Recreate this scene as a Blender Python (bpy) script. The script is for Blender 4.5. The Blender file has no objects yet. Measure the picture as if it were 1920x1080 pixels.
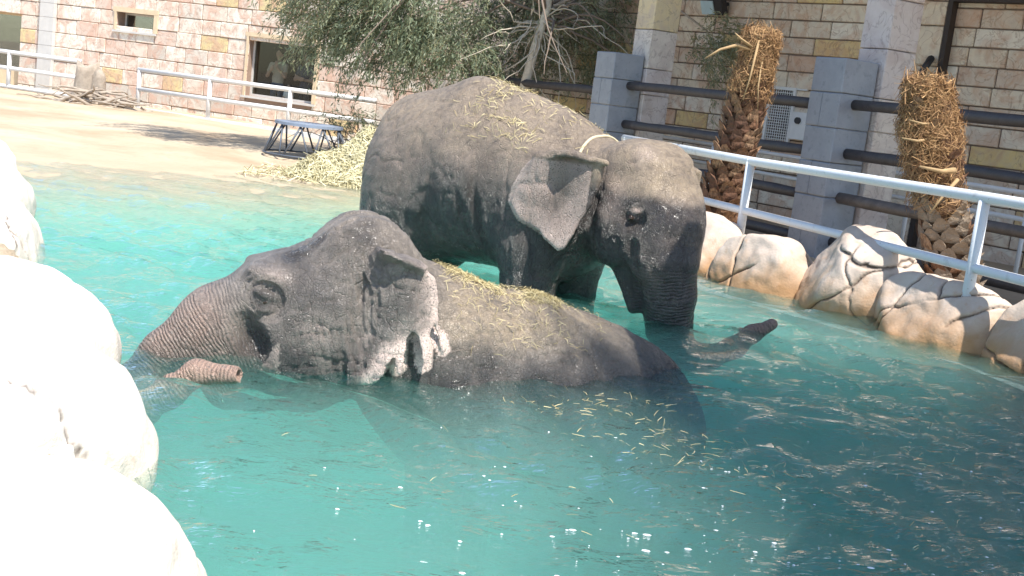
import bpy, math, random
import numpy as np
from mathutils import Vector, Matrix

random.seed(7)
RNG = np.random.default_rng(11)
SC = bpy.context.scene
COL = SC.collection

# ------------------------------------------------------------------ camera
PITCH, ROLL, CAM_Z = math.radians(9.0), math.radians(7.0), 1.75
cam_data = bpy.data.cameras.new('camera')
cam_data.sensor_width = 36.0
cam_data.lens = 36.0 * 2300.0 / 1920.0
cam_data.clip_start = 0.05
cam_data.clip_end = 500.0
cam = bpy.data.objects.new('camera', cam_data)
COL.objects.link(cam)
fw = Vector((0, math.cos(PITCH), -math.sin(PITCH)))
up0 = Vector((0, math.sin(PITCH), math.cos(PITCH)))
rt = math.cos(ROLL) * Vector((1, 0, 0)) + math.sin(ROLL) * up0
upv = -math.sin(ROLL) * Vector((1, 0, 0)) + math.cos(ROLL) * up0
M = Matrix((rt, upv, -fw)).transposed().to_4x4()
M.translation = Vector((0, 0, CAM_Z))
cam.matrix_world = M
SC.camera = cam

# ------------------------------------------------------------------ sky, sun, exposure
TO_SUN = Vector((0.26, -0.40, 0.875)).normalized()
sun_el = math.asin(TO_SUN.z)
sun_az = math.atan2(TO_SUN.x, TO_SUN.y)          # clockwise from +Y
world = bpy.data.worlds.new('World')
SC.world = world
world.use_nodes = True
wn = world.node_tree.nodes
wl = world.node_tree.links
wn.clear()
sky = wn.new('ShaderNodeTexSky')
sky.sky_type = 'NISHITA'
sky.sun_disc = False
sky.sun_elevation = sun_el
sky.sun_rotation = sun_az
sky.dust_density = 0.35
sky.air_density = 1.0
bg = wn.new('ShaderNodeBackground')
bg.inputs[1].default_value = 0.145
wo = wn.new('ShaderNodeOutputWorld')
wl.new(sky.outputs[0], bg.inputs[0])
wl.new(bg.outputs[0], wo.inputs[0])
sun_data = bpy.data.lights.new('sun', 'SUN')
sun_data.energy = 4.6
sun_data.angle = math.radians(0.53)
sun_data.color = (1.0, 0.955, 0.88)
sun = bpy.data.objects.new('sun', sun_data)
sun.location = (10, -20, 40)
sun.rotation_euler = TO_SUN.to_track_quat('Z', 'Y').to_euler()
COL.objects.link(sun)
SC.view_settings.view_transform = 'Standard'
SC.view_settings.look = 'None'
SC.view_settings.exposure = 0.95
SC.view_settings.gamma = 1.0
SC.view_settings.use_curve_mapping = False
SC.cycles.max_bounces = 7
SC.cycles.volume_bounces = 2
SC.cycles.transparent_max_bounces = 12

# ------------------------------------------------------------------ mesh helpers
class MB:
    """collects vertices and faces, built into one mesh"""
    def __init__(self):
        self.v, self.f, self.n = [], [], 0
        self.attr = []
    def add(self, v, f, a=None):
        v = np.asarray(v, float).reshape(-1, 3)
        self.v.append(v)
        for q in f:
            self.f.append(tuple(int(i) + self.n for i in q))
        self.n += len(v)
        if a is not None:
            self.attr.append(np.full(len(v), a, np.float32))
    def quads(self, v, a=None):
        """v: (n,4,3) separate quads"""
        v = np.asarray(v, float)
        n = len(v)
        self.v.append(v.reshape(-1, 3))
        idx = np.arange(n * 4).reshape(n, 4) + self.n
        self.f.extend(map(tuple, idx.tolist()))
        self.n += n * 4
        if a is not None:
            self.attr.append(np.repeat(np.asarray(a, np.float32), 4))
    def box(self, lo, hi):
        x0, y0, z0 = lo; x1, y1, z1 = hi
        self.add([(x0,y0,z0),(x1,y0,z0),(x1,y1,z0),(x0,y1,z0),(x0,y0,z1),(x1,y0,z1),(x1,y1,z1),(x0,y1,z1)],
                 [(0,3,2,1),(4,5,6,7),(0,1,5,4),(1,2,6,5),(2,3,7,6),(3,0,4,7)])
        return self
    def tube(self, pts, rad, seg=8, cap=True, a=None):
        pts = np.asarray(pts, float)
        n = len(pts)
        rad = np.broadcast_to(np.asarray(rad, float), (n,))
        t = np.gradient(pts, axis=0)
        t /= np.linalg.norm(t, axis=1)[:, None] + 1e-9
        ref = np.array([0, 0, 1.0]) if abs(t[0][2]) < .9 else np.array([1.0, 0, 0])
        vs = []
        for i in range(n):
            u = np.cross(t[i], ref); u /= np.linalg.norm(u) + 1e-9
            w = np.cross(u, t[i])
            ang = np.linspace(0, 2 * math.pi, seg, endpoint=False)
            vs.append(pts[i] + rad[i] * (np.cos(ang)[:, None] * u + np.sin(ang)[:, None] * w))
        f = []
        for i in range(n - 1):
            for j in range(seg):
                k = (j + 1) % seg
                f.append((i*seg+j, i*seg+k, (i+1)*seg+k, (i+1)*seg+j))
        if cap:
            f.append(tuple(range(seg - 1, -1, -1)))
            f.append(tuple((n - 1) * seg + j for j in range(seg)))
        self.add(np.concatenate(vs), f, a)
        return self
    def build(self, name, mat, parent=None, smooth=False, loc=None):
        me = bpy.data.meshes.new(name)
        v = np.concatenate(self.v)
        me.from_pydata(v.tolist(), [], self.f)
        if self.attr:
            at = me.attributes.new('tint', 'FLOAT', 'POINT')
            at.data.foreach_set('value', np.concatenate(self.attr))
        return link(name, me, mat, parent, smooth, loc)

def link(name, me, mat, parent=None, smooth=False, loc=None):
    if smooth:
        me.polygons.foreach_set('use_smooth', np.ones(len(me.polygons), bool))
    if mat is not None and len(me.materials) == 0:
        me.materials.append(mat)
    o = bpy.data.objects.new(name, me)
    COL.objects.link(o)
    if parent is not None:
        o.parent = parent
    if loc is not None:
        o.location = loc
    return o

def tag(o, label=None, cat=None, group=None, kind=None):
    if label: o['label'] = label
    if cat: o['category'] = cat
    if group: o['group'] = group
    if kind: o['kind'] = kind
    return o

def empty(name, loc=(0, 0, 0), rz=0.0):
    o = bpy.data.objects.new(name, None)
    o.location = loc
    o.rotation_euler = (0, 0, rz)
    COL.objects.link(o)
    return o

def place(me, name, parent, loc, scale=(1, 1, 1), rot=(0, 0, 0)):
    o = bpy.data.objects.new(name, me)
    COL.objects.link(o)
    o.parent = parent
    o.location, o.scale, o.rotation_euler = loc, scale, rot
    return o

def bevel_box(name, mat, b=(.05, .05, .05), jitter=0.0, seed=0):
    """unit box (-.5...5) with chamfered edges, b = chamfer per axis"""
    r = random.Random(seed)
    pts = []
    for sx in (-1, 1):
        for sy in (-1, 1):
            for sz in (-1, 1):
                j = lambda: r.uniform(-jitter, jitter)
                pts += [(sx*.5, sy*(.5-b[1])+j(), sz*(.5-b[2])+j()), (sx*(.5-b[0])+j(), sy*.5, sz*(.5-b[2])+j()), (sx*(.5-b[0])+j(), sy*(.5-b[1])+j(), sz*.5)]
    import bmesh
    bm = bmesh.new()
    for p in pts: bm.verts.new(p)
    bmesh.ops.convex_hull(bm, input=bm.verts)
    bmesh.ops.dissolve_limit(bm, angle_limit=.01, verts=bm.verts, edges=bm.edges)
    bm.normal_update()
    me = bpy.data.meshes.new(name)
    bm.to_mesh(me); bm.free()
    me.materials.append(mat)
    return me

# ------------------------------------------------------------------ numpy noise
_H = np.random.default_rng(3).random((64, 64, 64)).astype(np.float32)
def vnoise(p):
    p = np.asarray(p, np.float32)
    i = np.floor(p).astype(int); f = p - i
    f = f * f * (3 - 2 * f)
    i &= 63; j = (i + 1) & 63
    x0, y0, z0 = i[..., 0], i[..., 1], i[..., 2]; x1, y1, z1 = j[..., 0], j[..., 1], j[..., 2]
    fx, fy, fz = f[..., 0], f[..., 1], f[..., 2]
    a = _H[x0, y0, z0] * (1-fx) + _H[x1, y0, z0] * fx
    b = _H[x0, y1, z0] * (1-fx) + _H[x1, y1, z0] * fx
    c = _H[x0, y0, z1] * (1-fx) + _H[x1, y0, z1] * fx
    d = _H[x0, y1, z1] * (1-fx) + _H[x1, y1, z1] * fx
    return ((a*(1-fy)+b*fy)*(1-fz) + (c*(1-fy)+d*fy)*fz) * 2 - 1
def fbm(p, o=4):
    s = 0; a = 1.0; p = np.asarray(p, np.float32)
    for k in range(o):
        s = s + a * vnoise(p + 17.3 * k); p = p * 2.03; a *= .5
    return s / 2
def sstep(a, b, x):
    t = np.clip((x - a) / (b - a), 0, 1)
    return t * t * (3 - 2 * t)

# ------------------------------------------------------------------ signed distance modelling + surface nets
def sd_ell(P, c, r, rot=None):
    q = P - np.array(c, np.float32)
    if rot is not None: q = q @ np.array(rot, np.float32)
    r = np.array(r, np.float32)
    k0 = np.sqrt(((q / r) ** 2).sum(-1)); k1 = np.sqrt(((q / (r * r)) ** 2).sum(-1)) + 1e-6
    return k0 * (k0 - 1) / k1
def sd_cone(P, a, ra, b, rb):
    a = np.array(a, np.float32); b = np.array(b, np.float32); ba = b - a
    q = P - a
    t = np.clip((q @ ba) / (ba @ ba), 0, 1)
    return np.sqrt(((q - t[..., None] * ba) ** 2).sum(-1)) - (ra + (rb - ra) * t)
def smin(a, b, k):
    h = np.maximum(k - np.abs(a - b), 0) / k
    return np.minimum(a, b) - h * h * k * .25
def smax(a, b, k):
    return -smin(-a, -b, k)
def rotz(deg):
    a = math.radians(deg)
    return np.array([[math.cos(a), -math.sin(a), 0], [math.sin(a), math.cos(a), 0], [0, 0, 1]])
def roty(deg):
    a = math.radians(deg)
    return np.array([[math.cos(a), 0, math.sin(a)], [0, 1, 0], [-math.sin(a), 0, math.cos(a)]])
def rotx(deg):
    a = math.radians(deg)
    return np.array([[1, 0, 0], [0, math.cos(a), -math.sin(a)], [0, math.sin(a), math.cos(a)]])
def sd_poly(U, V, poly):
    poly = np.array(poly, np.float32)
    d = np.full(U.shape, 1e9, np.float32); s = np.zeros(U.shape, bool)
    n = len(poly)
    for i in range(n):
        a = poly[i]; b = poly[i - 1]
        e = b - a; wx = U - a[0]; wy = V - a[1]
        t = np.clip((wx * e[0] + wy * e[1]) / (e @ e), 0, 1)
        d = np.minimum(d, (wx - e[0] * t) ** 2 + (wy - e[1] * t) ** 2)
        c1 = V >= a[1]; c2 = V < b[1]; c3 = e[0] * wy > e[1] * wx
        s ^= (c1 & c2 & c3) | (~c1 & ~c2 & ~c3)
    d = np.sqrt(d)
    return np.where(s, -d, d)
def grid(lo, hi, h):
    ax = [np.arange(lo[i], hi[i] + h, h, dtype=np.float32) for i in range(3)]
    G = np.stack(np.meshgrid(*ax, indexing='ij'), -1)
    return G
class Field:
    """signed distance field on a grid; every shape only touches the cells around it"""
    def __init__(self, lo, hi, h):
        self.lo, self.h = np.array(lo, float), h
        self.P = grid(lo, hi, h)
        self.D = np.full(self.P.shape[:3], .5, np.float32)
    def sl(self, lo, hi):
        a = np.maximum(np.floor((np.array(lo) - self.lo) / self.h).astype(int), 0)
        b = np.maximum(np.ceil((np.array(hi) - self.lo) / self.h).astype(int) + 1, 0)
        return tuple(slice(i, j) for i, j in zip(a, b))
    def put(self, fn, lo, hi, k, carve=False):
        s = self.sl(lo, hi)
        if self.D[s].size == 0: return
        d = fn(self.P[s]).astype(np.float32)
        self.D[s] = smax(self.D[s], -d, k) if carve else smin(self.D[s], d, k)
    def ell(self, c, r, k=.12, rot=None, carve=False):
        R = max(r) if rot is not None else np.array(r)
        m = R + k + .03
        self.put(lambda P: sd_ell(P, c, r, rot), np.array(c) - m, np.array(c) + m, k, carve)
    def cone(self, a, ra, b, rb, k=.12, carve=False):
        m = max(ra, rb) + k + .03
        self.put(lambda P: sd_cone(P, a, ra, b, rb), np.minimum(a, b) - m, np.maximum(a, b) + m, k, carve)
    def rough(self, fn):
        m = np.abs(self.D) < .08
        self.D[m] += fn(self.P[m]).astype(np.float32)
    def mesh(self):
        return surface_nets(self.D, self.lo, self.h)
def surface_nets(D, lo, h):
    S = D < 0
    nx, ny, nz = D.shape
    cnt = np.zeros((nx-1, ny-1, nz-1), np.int8)
    corners = [(i, j, k) for i in (0, 1) for j in (0, 1) for k in (0, 1)]
    for i, j, k in corners:
        cnt += S[i:nx-1+i, j:ny-1+j, k:nz-1+k]
    act = np.argwhere((cnt > 0) & (cnt < 8))
    idx = -np.ones(cnt.shape, np.int64); idx[tuple(act.T)] = np.arange(len(act))
    pos = np.zeros((len(act), 3)); w = np.zeros(len(act))
    for ax in range(3):
        for o1 in (0, 1):
            for o2 in (0, 1):
                a = [0, 0, 0]; oth = [q for q in range(3) if q != ax]
                a[oth[0]] = o1; a[oth[1]] = o2
                b = list(a); b[ax] = 1
                da = D[tuple((act + a).T)]; db = D[tuple((act + b).T)]
                m = (da < 0) != (db < 0)
                t = np.where(m, da / np.where(m, da - db, 1), 0)
                p = np.tile(np.array(a, float), (len(act), 1)); p[:, ax] = t
                pos[m] += p[m]; w[m] += 1
    V = (act + pos / w[:, None]) * h + np.array(lo)
    F = []
    for ax in range(3):
        sl0 = [slice(None)] * 3; sl1 = [slice(None)] * 3
        sl0[ax] = slice(0, -1); sl1[ax] = slice(1, None)
        m = S[tuple(sl0)] != S[tuple(sl1)]
        e = np.argwhere(m)
        o = [q for q in range(3) if q != ax]
        ok = np.all(e[:, o] > 0, axis=1) & (e[:, o[0]] < D.shape[o[0]] - 1) & (e[:, o[1]] < D.shape[o[1]] - 1)
        e = e[ok]
        q = []
        for d1, d2 in ((-1, -1), (0, -1), (0, 0), (-1, 0)):
            c = e.copy(); c[:, o[0]] += d1; c[:, o[1]] += d2
            q.append(idx[tuple(c.T)])
        q = np.stack(q, 1)
        flip = ~S[tuple(e.T)]
        if ax == 1: flip = ~flip
        q[flip] = q[flip][:, ::-1]
        F.append(q)
    return V, np.concatenate(F)
def np_mesh(name, V, F, attrs=None):
    me = bpy.data.meshes.new(name)
    n = len(F)
    me.vertices.add(len(V)); me.vertices.foreach_set('co', np.asarray(V, np.float32).ravel())
    me.loops.add(n * 4); me.loops.foreach_set('vertex_index', np.asarray(F, np.int32).ravel())
    me.polygons.add(n); me.polygons.foreach_set('loop_start', np.arange(n, dtype=np.int32) * 4)
    me.update(calc_edges=True); me.validate()
    for k, a in (attrs or {}).items():
        at = me.attributes.new(k, 'FLOAT', 'POINT'); at.data.foreach_set('value', np.asarray(a, np.float32))
    return me
def vnormals(V, F):
    a, b, c, d = (V[F[:, i]] for i in range(4))
    n = np.cross(c - a, d - b)
    N = np.stack([sum(np.bincount(F[:, i], n[:, j], len(V)) for i in range(4)) for j in range(3)], 1)
    return N / (np.linalg.norm(N, axis=1)[:, None] + 1e-9)

# ------------------------------------------------------------------ materials
class NT:
    def __init__(self, name):
        self.m = bpy.data.materials.new(name); self.m.use_nodes = True
        self.t = self.m.node_tree; self.t.nodes.clear()
        self.out = self.n('OutputMaterial')
    def n(self, kind, **kw):
        o = self.t.nodes.new('ShaderNode' + kind)
        for k, v in kw.items():
            if k == 'inp':
                for a, b in v.items(): self.set(o, a, b)
            else: setattr(o, k, v)
        return o
    def set(self, node, key, val):
        s = node.inputs[key]
        if isinstance(val, bpy.types.NodeSocket): self.t.links.new(val, s)
        elif isinstance(val, bpy.types.Node): self.t.links.new(val.outputs[0], s)
        else:
            if s.type == 'RGBA' and len(val) == 3: val = (*val, 1)
            s.default_value = val
    def pos(self, scale=1.0, kind='geo'):
        if kind == 'geo': src = self.n('NewGeometry').outputs['Position']
        else: src = self.n('TexCoord').outputs['Object']
        mp = self.n('Mapping'); self.set(mp, 'Vector', src)
        sc = scale if isinstance(scale, (tuple, list)) else (scale,) * 3
        self.set(mp, 'Scale', sc)
        return mp.outputs[0]
    def noise(self, vec, scale=5, detail=4, rough=.55, dist=0):
        return self.n('TexNoise', inp={'Vector': vec, 'Scale': scale, 'Detail': detail, 'Roughness': rough, 'Distortion': dist}).outputs[0]
    def voro(self, vec, scale=5, feature='F1', rnd=1.0):
        return self.n('TexVoronoi', feature=feature, inp={'Vector': vec, 'Scale': scale, 'Randomness': rnd}).outputs[0]
    def ramp(self, fac, stops, interp='LINEAR'):
        r = self.n('ValToRGB'); self.set(r, 0, fac)
        e = r.color_ramp; e.interpolation = interp
        while len(e.elements) > 1: e.elements.remove(e.elements[-1])
        for i, (p, c) in enumerate(stops):
            if not isinstance(c, (tuple, list)): c = (c, c, c)
            el = e.elements[0] if i == 0 else e.elements.new(p)
            el.position = p; el.color = (*c, 1)
        return r.outputs[0]
    def mix(self, fac, a, b, mode='MIX'):
        m = self.n('Mix', data_type='RGBA', blend_type=mode)
        self.set(m, 0, fac); self.set(m, 6, a); self.set(m, 7, b)
        return m.outputs[2]
    def math(self, op, a, b=0.0, c=None, clamp=False):
        m = self.n('Math', operation=op); m.use_clamp = clamp
        self.set(m, 0, a); self.set(m, 1, b)
        if c is not None: self.set(m, 2, c)
        return m.outputs[0]
    def attr(self, name):
        return self.n('Attribute', attribute_name=name).outputs['Fac']
    def rnd(self):
        return self.n('ObjectInfo').outputs['Random']
    def bump(self, h, strength=.5, dist=.02, normal=None):
        b = self.n('Bump', inp={'Height': h, 'Strength': strength, 'Distance': dist})
        if normal is not None: self.set(b, 'Normal', normal)
        return b.outputs[0]
    def bsdf(self, color, rough=.7, normal=None, metal=0.0, spec=.5, **kw):
        b = self.n('BsdfPrincipled')
        self.set(b, 'Base Color', color); self.set(b, 'Roughness', rough); self.set(b, 'Metallic', metal)
        self.set(b, 'Specular IOR Level', spec)
        if normal is not None: self.set(b, 'Normal', normal)
        for k, v in kw.items(): self.set(b, k, v)
        self.set(self.out, 'Surface', b)
        return self.m

def simple(name, col, rough=.6, var=.25, scale=12, bump=.2, metal=0.0, kind='geo', dist=.01, spec=.5):
    t = NT(name); p = t.pos(1, kind)
    n = t.noise(p, scale, 5)
    c = t.mix(n, tuple(x * (1 - var) for x in col), tuple(min(1, x * (1 + var)) for x in col))
    return t.bsdf(c, rough, t.bump(t.noise(p, scale * 4, 4), bump, dist), metal, spec)

MAT = {}
def stone_mat(name, palette, vein, veinamt):
    t = NT(name); p = t.pos(1)
    c = t.ramp(t.rnd(), palette, 'CONSTANT')
    n1 = t.noise(p, 2.1, 6, .62, 1.4)
    c = t.mix(t.ramp(n1, [(.46, 0.0), (.60, veinamt), (.74, veinamt * .4)]), c, vein)
    rdg = t.math('ABSOLUTE', t.math('SUBTRACT', t.noise(p, 3.4, 4, .5, 1.0), .5))
    c = t.mix(t.ramp(rdg, [(.0, .55), (.022, 0.0)]), c, tuple(x * .55 for x in vein))
    n2 = t.noise(p, 9, 5, .6)
    c = t.mix(t.ramp(n2, [(.3, .35), (.62, 0.0)]), c, (.46, .40, .34))
    nb = t.noise(p, 22, 6, .65)
    return t.bsdf(c, .85, t.bump(t.math('ADD', nb, t.math('MULTIPLY', n1, 1.5)), .55, .02), spec=.3)
MAT['stone_pink'] = stone_mat('stone_pink', [(0, (.76, .70, .60)), (.18, (.70, .60, .50)), (.34, (.74, .68, .58)), (.50, (.63, .58, .50)), (.62, (.78, .72, .62)), (.76, (.66, .52, .43)), (.85, (.66, .54, .28)), (.93, (.56, .51, .44))], (.58, .33, .23), .7)
MAT['stone_cream'] = stone_mat('stone_cream', [(0, (.70, .60, .46)), (.2, (.66, .57, .45)), (.42, (.73, .66, .55)), (.6, (.60, .49, .38)), (.72, (.70, .61, .48)), (.83, (.66, .50, .23)), (.91, (.58, .42, .31))], (.50, .28, .17), .6)
MAT['stone_column'] = stone_mat('stone_column', [(0, (.62, .55, .48)), (.35, (.55, .49, .46)), (.6, (.60, .50, .44)), (.85, (.62, .50, .30))], (.42, .33, .30), .5)
t = NT('grey_render'); p = t.pos(1)
n = t.noise(p, 4, 6, .65); n2 = t.noise(p, 30, 4)
c = t.mix(n, (.19, .205, .23), (.33, .345, .37))
c = t.mix(t.ramp(t.noise(p, 11, 5, .7), [(.55, 0.0), (.75, .5)]), c, (.09, .10, .12))
MAT['grey'] = t.bsdf(c, .85, t.bump(n2, .5, .012), spec=.3)
MAT['mortar'] = simple('mortar', (.16, .12, .09), .95, .4, 14, .4)
MAT['mortar_pale'] = simple('mortar_pale', (.30, .21, .16), .95, .3, 14, .4)
MAT['dark_pipe'] = simple('dark_pipe', (.045, .040, .042), .55, .55, 9, .5)
MAT['worn_pipe'] = simple('worn_pipe', (.10, .085, .075), .6, .6, 9, .5)
MAT['dark_wood'] = simple('dark_wood', (.035, .024, .02), .7, .3, 10, .3)
t = NT('white_paint'); p = t.pos(1)
c = t.mix(t.ramp(t.noise(p, 7, 6, .7), [(.56, 0.0), (.70, .45)]), (.60, .62, .64), (.30, .29, .29))
c = t.mix(t.ramp(t.noise(p, 31, 3, .6), [(.66, 0.0), (.72, .6)]), c, (.22, .17, .13))
MAT['white_paint'] = t.bsdf(c, .45, t.bump(t.noise(p, 60, 3), .25, .004))
t = NT('dirty_white_paint'); p = t.pos(1)
c = t.mix(t.noise(p, 5, 5, .7), (.50, .50, .50), (.74, .73, .71))
MAT['dirty_white'] = t.bsdf(c, .5)
# sand + painted pool basin, by height
t = NT('sand_and_pool_floor'); p = t.pos(1)
g = t.n('NewGeometry'); sx = t.n('SeparateXYZ'); t.set(sx, 0, g.outputs['Position'])
zz = sx.outputs[2]
n1 = t.noise(p, .55, 6, .6, .5); n2 = t.noise(p, 6, 5, .6); n3 = t.noise(p, 60, 4)
sand = t.mix(t.ramp(n1, [(.35, 0.0), (.68, 1.0)]), (.50, .41, .30), (.36, .27, .18))
sand = t.mix(t.ramp(n2, [(.55, 0.0), (.8, .45)]), sand, (.28, .20, .13))
vor = t.voro(t.pos((3, 9, 3)), 2.0)
sand = t.mix(t.ramp(vor, [(.03, .5), (.10, 0.0)]), sand, (.16, .12, .09))
wetsand = t.mix(n2, (.34, .29, .20), (.42, .37, .27))
floor = t.mix(t.ramp(n1, [(.35, 0.0), (.6, 1.0)]), (.13, .25, .215), (.40, .56, .48))
floor = t.mix(t.ramp(n2, [(.45, 0.0), (.7, .5)]), floor, (.26, .34, .20))
zw = t.math('ADD', zz, t.math('MULTIPLY', t.math('SUBTRACT', n1, .5), .08))
c = t.mix(t.ramp(t.math('MULTIPLY_ADD', zw, 8, .35), [(0.0, 0.0), (1, 1.0)]), wetsand, sand)
c = t.mix(t.ramp(t.math('MULTIPLY_ADD', zw, 2.0, 1.4), [(0.0, 0.0), (1, 1.0)]), floor, c)
MAT['sand'] = t.bsdf(c, .92, t.bump(t.math('ADD', n3, t.math('MULTIPLY', n2, 2.5)), .5, .03), spec=.2)
MAT['concrete'] = simple('concrete', (.13, .145, .15), .8, .35, 5, .4)
# artificial boulders
def rock_mat(name, base, stain):
    t = NT(name); p = t.pos(1)
    g = t.n('NewGeometry'); sx = t.n('SeparateXYZ'); t.set(sx, 0, g.outputs['Position'])
    n1 = t.noise(p, 2.6, 6, .62, .6); n2 = t.noise(p, 9, 6, .65)
    c = t.mix(t.ramp(n1, [(.3, 0.0), (.7, 1.0)]), tuple(x * y for x, y in zip(base, (.84, .78, .72))), base)
    zl = t.math('ADD', sx.outputs[2], t.math('MULTIPLY', t.math('SUBTRACT', n1, .5), .5))
    c = t.mix(t.ramp(zl, [(.03, .9), (.42, 0.0)]), c, stain)          # rusty tide-line
    c = t.mix(t.ramp(n2, [(.57, 0.0), (.72, .55)]), c, (.42, .24, .14))
    c = t.mix(t.attr('crack'), c, (.07, .045, .03))
    return t.bsdf(c, .8, t.bump(t.math('ADD', n2, t.math('MULTIPLY', t.noise(p, 45, 4), .5)), .35, .03), spec=.3)
MAT['rock'] = rock_mat('boulder', (.53, .45, .385), (.34, .19, .085))
MAT['rock_pale'] = rock_mat('boulder_pale', (.74, .70, .66), (.58, .50, .42))
# elephant skin
def skin_mat(name, dry, wet):
    t = NT(name); tc = t.pos(1, 'obj')
    wet_shade_m, pink, dust, ring, fold = (t.attr(k) for k in ('wet', 'pink', 'dust', 'ring', 'fold'))  # first mask holds wet skin and some painted shade
    warp = t.n('TexNoise', inp={'Vector': tc, 'Scale': 6.0, 'Detail': 3.0})
    vm = t.n('VectorMath', operation='MULTIPLY_ADD'); t.set(vm, 0, warp.outputs['Color']); t.set(vm, 1, (.09, .09, .09)); t.set(vm, 2, tc)
    wv = vm.outputs[0]
    n1 = t.noise(tc, 3.0, 6, .6, .4); n2 = t.noise(tc, 18, 4, .55)
    crack = t.voro(wv, 52, 'DISTANCE_TO_EDGE'); crack2 = t.voro(wv, 120, 'DISTANCE_TO_EDGE')
    mpv = t.n('Mapping'); t.set(mpv, 'Vector', wv); t.set(mpv, 'Scale', (1, 1, .28))
    crack3 = t.voro(mpv.outputs[0], 17, 'DISTANCE_TO_EDGE')
    cr = t.ramp(crack, [(0, 0.0), (.09, 1.0)]); cr2 = t.ramp(crack2, [(0, 0.0), (.12, 1.0)]); cr3 = t.ramp(crack3, [(0, 0.0), (.05, 1.0)])
    c = t.mix(t.ramp(n1, [(.3, 0.0), (.7, 1.0)]), tuple(x * .55 for x in dry), tuple(x * 1.3 for x in dry))
    c = t.mix(t.ramp(n2, [(.38, .55), (.6, 0.0)]), c, tuple(x * .45 for x in dry))
    dn = t.math('MULTIPLY', dust, t.ramp(t.math('ADD', t.math('MULTIPLY', n1, .5), t.math('MULTIPLY', n2, .5)), [(.36, .25), (.6, 1.0)]))
    c = t.mix(dn, c, (.33, .255, .175))
    wet_shade_n = t.math('MULTIPLY', wet_shade_m, t.ramp(t.noise(tc, 7, 5, .65), [(.25, .65), (.6, 1.0)]), clamp=True)
    c = t.mix(wet_shade_n, c, wet)
    sp = t.voro(wv, 58); sp2 = t.noise(tc, 30, 3)
    speck = t.ramp(t.math('ADD', sp, t.math('MULTIPLY', sp2, .5)), [(.46, 0.0), (.58, 1.0)])
    pk = t.math('MULTIPLY', pink, t.math('ADD', t.math('MULTIPLY', speck, .75), t.math('MULTIPLY', t.math('POWER', pink, 3.0), .45)), clamp=True)
    pcol = t.mix(t.math('GREATER_THAN', t.attr('ringa'), .05), (.72, .56, .49), (.46, .29, .22))
    c = t.mix(pk, c, pcol)
    c = t.mix(t.math('MULTIPLY', t.math('SUBTRACT', 1.0, t.math('MULTIPLY', cr, cr2)), .16), c, tuple(x * .35 for x in dry))
    ringp = t.math('ADD', ring, t.math('MULTIPLY', t.math('SUBTRACT', t.noise(tc, 9, 3), .5), 2.2))
    rs = t.math('SINE', t.math('MULTIPLY', ringp, 6.2832))
    rsm = t.math('MULTIPLY', t.math('MULTIPLY', t.attr('ringa'), t.ramp(t.noise(tc, 14, 3), [(.3, .35), (.65, 1.0)])), rs)
    fs = t.math('MULTIPLY', t.math('SINE', t.math('MULTIPLY', fold, 6.2832)), t.math('GREATER_THAN', fold, .01))
    c = t.mix(t.ramp(rsm, [(0.0, .0), (1.0, .34)]), c, tuple(x * .35 for x in dry))
    h = t.math('ADD', t.math('MULTIPLY', cr, .45), t.math('MULTIPLY', cr2, .3))
    h = t.math('ADD', h, t.math('MULTIPLY', cr3, .6))
    h = t.math('ADD', h, t.math('MULTIPLY', n2, .6))
    h = t.math('ADD', h, t.math('MULTIPLY', t.noise(tc, 50, 2, .5), .12))
    h = t.math('ADD', h, t.math('MULTIPLY', rsm, -.8))
    h = t.math('ADD', h, t.math('MULTIPLY', fs, .45))
    rough = t.mix(wet_shade_n, (.56, .56, .56), (.21, .21, .21))
    return t.bsdf(c, rough, t.bump(h, .75, .013), spec=.6)
MAT['skin_near'] = skin_mat('elephant_skin_grey', (.235, .203, .178), (.050, .046, .045))
MAT['skin_far'] = skin_mat('elephant_skin_brown', (.215, .168, .138), (.046, .041, .040))
MAT['eye'] = simple('eye', (.03, .018, .012), .12, .2, 30, .0)
MAT['nostril'] = simple('nostril', (.02, .012, .012), .6, .2, 30, .1)
def straw_mat(name, a, b):
    t = NT(name); c = t.mix(t.attr('tint'), a, b)
    return t.bsdf(c, .7, spec=.3)
MAT['straw'] = straw_mat('straw', (.30, .23, .10), (.62, .53, .30))
MAT['hay'] = straw_mat('hay', (.38, .33, .17), (.66, .61, .40))
MAT['hay_core'] = simple('hay_core', (.42, .37, .22), .95, .4, 18, .8, dist=.05)
MAT['fibre'] = straw_mat('palm_fibre', (.13, .060, .025), (.46, .28, .13))
t = NT('palm_leaf_base'); p = t.pos(1)
c = t.ramp(t.rnd(), [(0, (.12, .055, .03)), (.4, (.22, .11, .055)), (.75, (.30, .165, .085)), (1, (.34, .22, .13))])
c = t.mix(t.ramp(t.noise(t.pos((1, 1, .3)), 40, 4), [(.4, .7), (.62, 0.0)]), c, (.07, .035, .02))
MAT['leaf_base'] = t.bsdf(c, .85, t.bump(t.noise(t.pos((1, 1, .3)), 60, 4), .8, .02))
MAT['leaf_base_grey'] = simple('palm_leaf_base_grey', (.24, .185, .135), .9, .5, 9, .8, dist=.03)
MAT['palm_core'] = simple('palm_core', (.15, .085, .045), .95, .5, 12, .9, dist=.04)
MAT['bark_pale'] = simple('bark_pale', (.52, .46, .37), .9, .35, 20, .6)
MAT['dead_wood'] = simple('dead_wood', (.36, .30, .24), .9, .45, 12, .7, dist=.03)
MAT['frond'] = simple('dry_frond', (.36, .24, .12), .8, .35, 14, .4)
MAT['twig'] = simple('twig', (.17, .13, .10), .9, .3, 20, .2)
t = NT('foliage')
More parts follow.
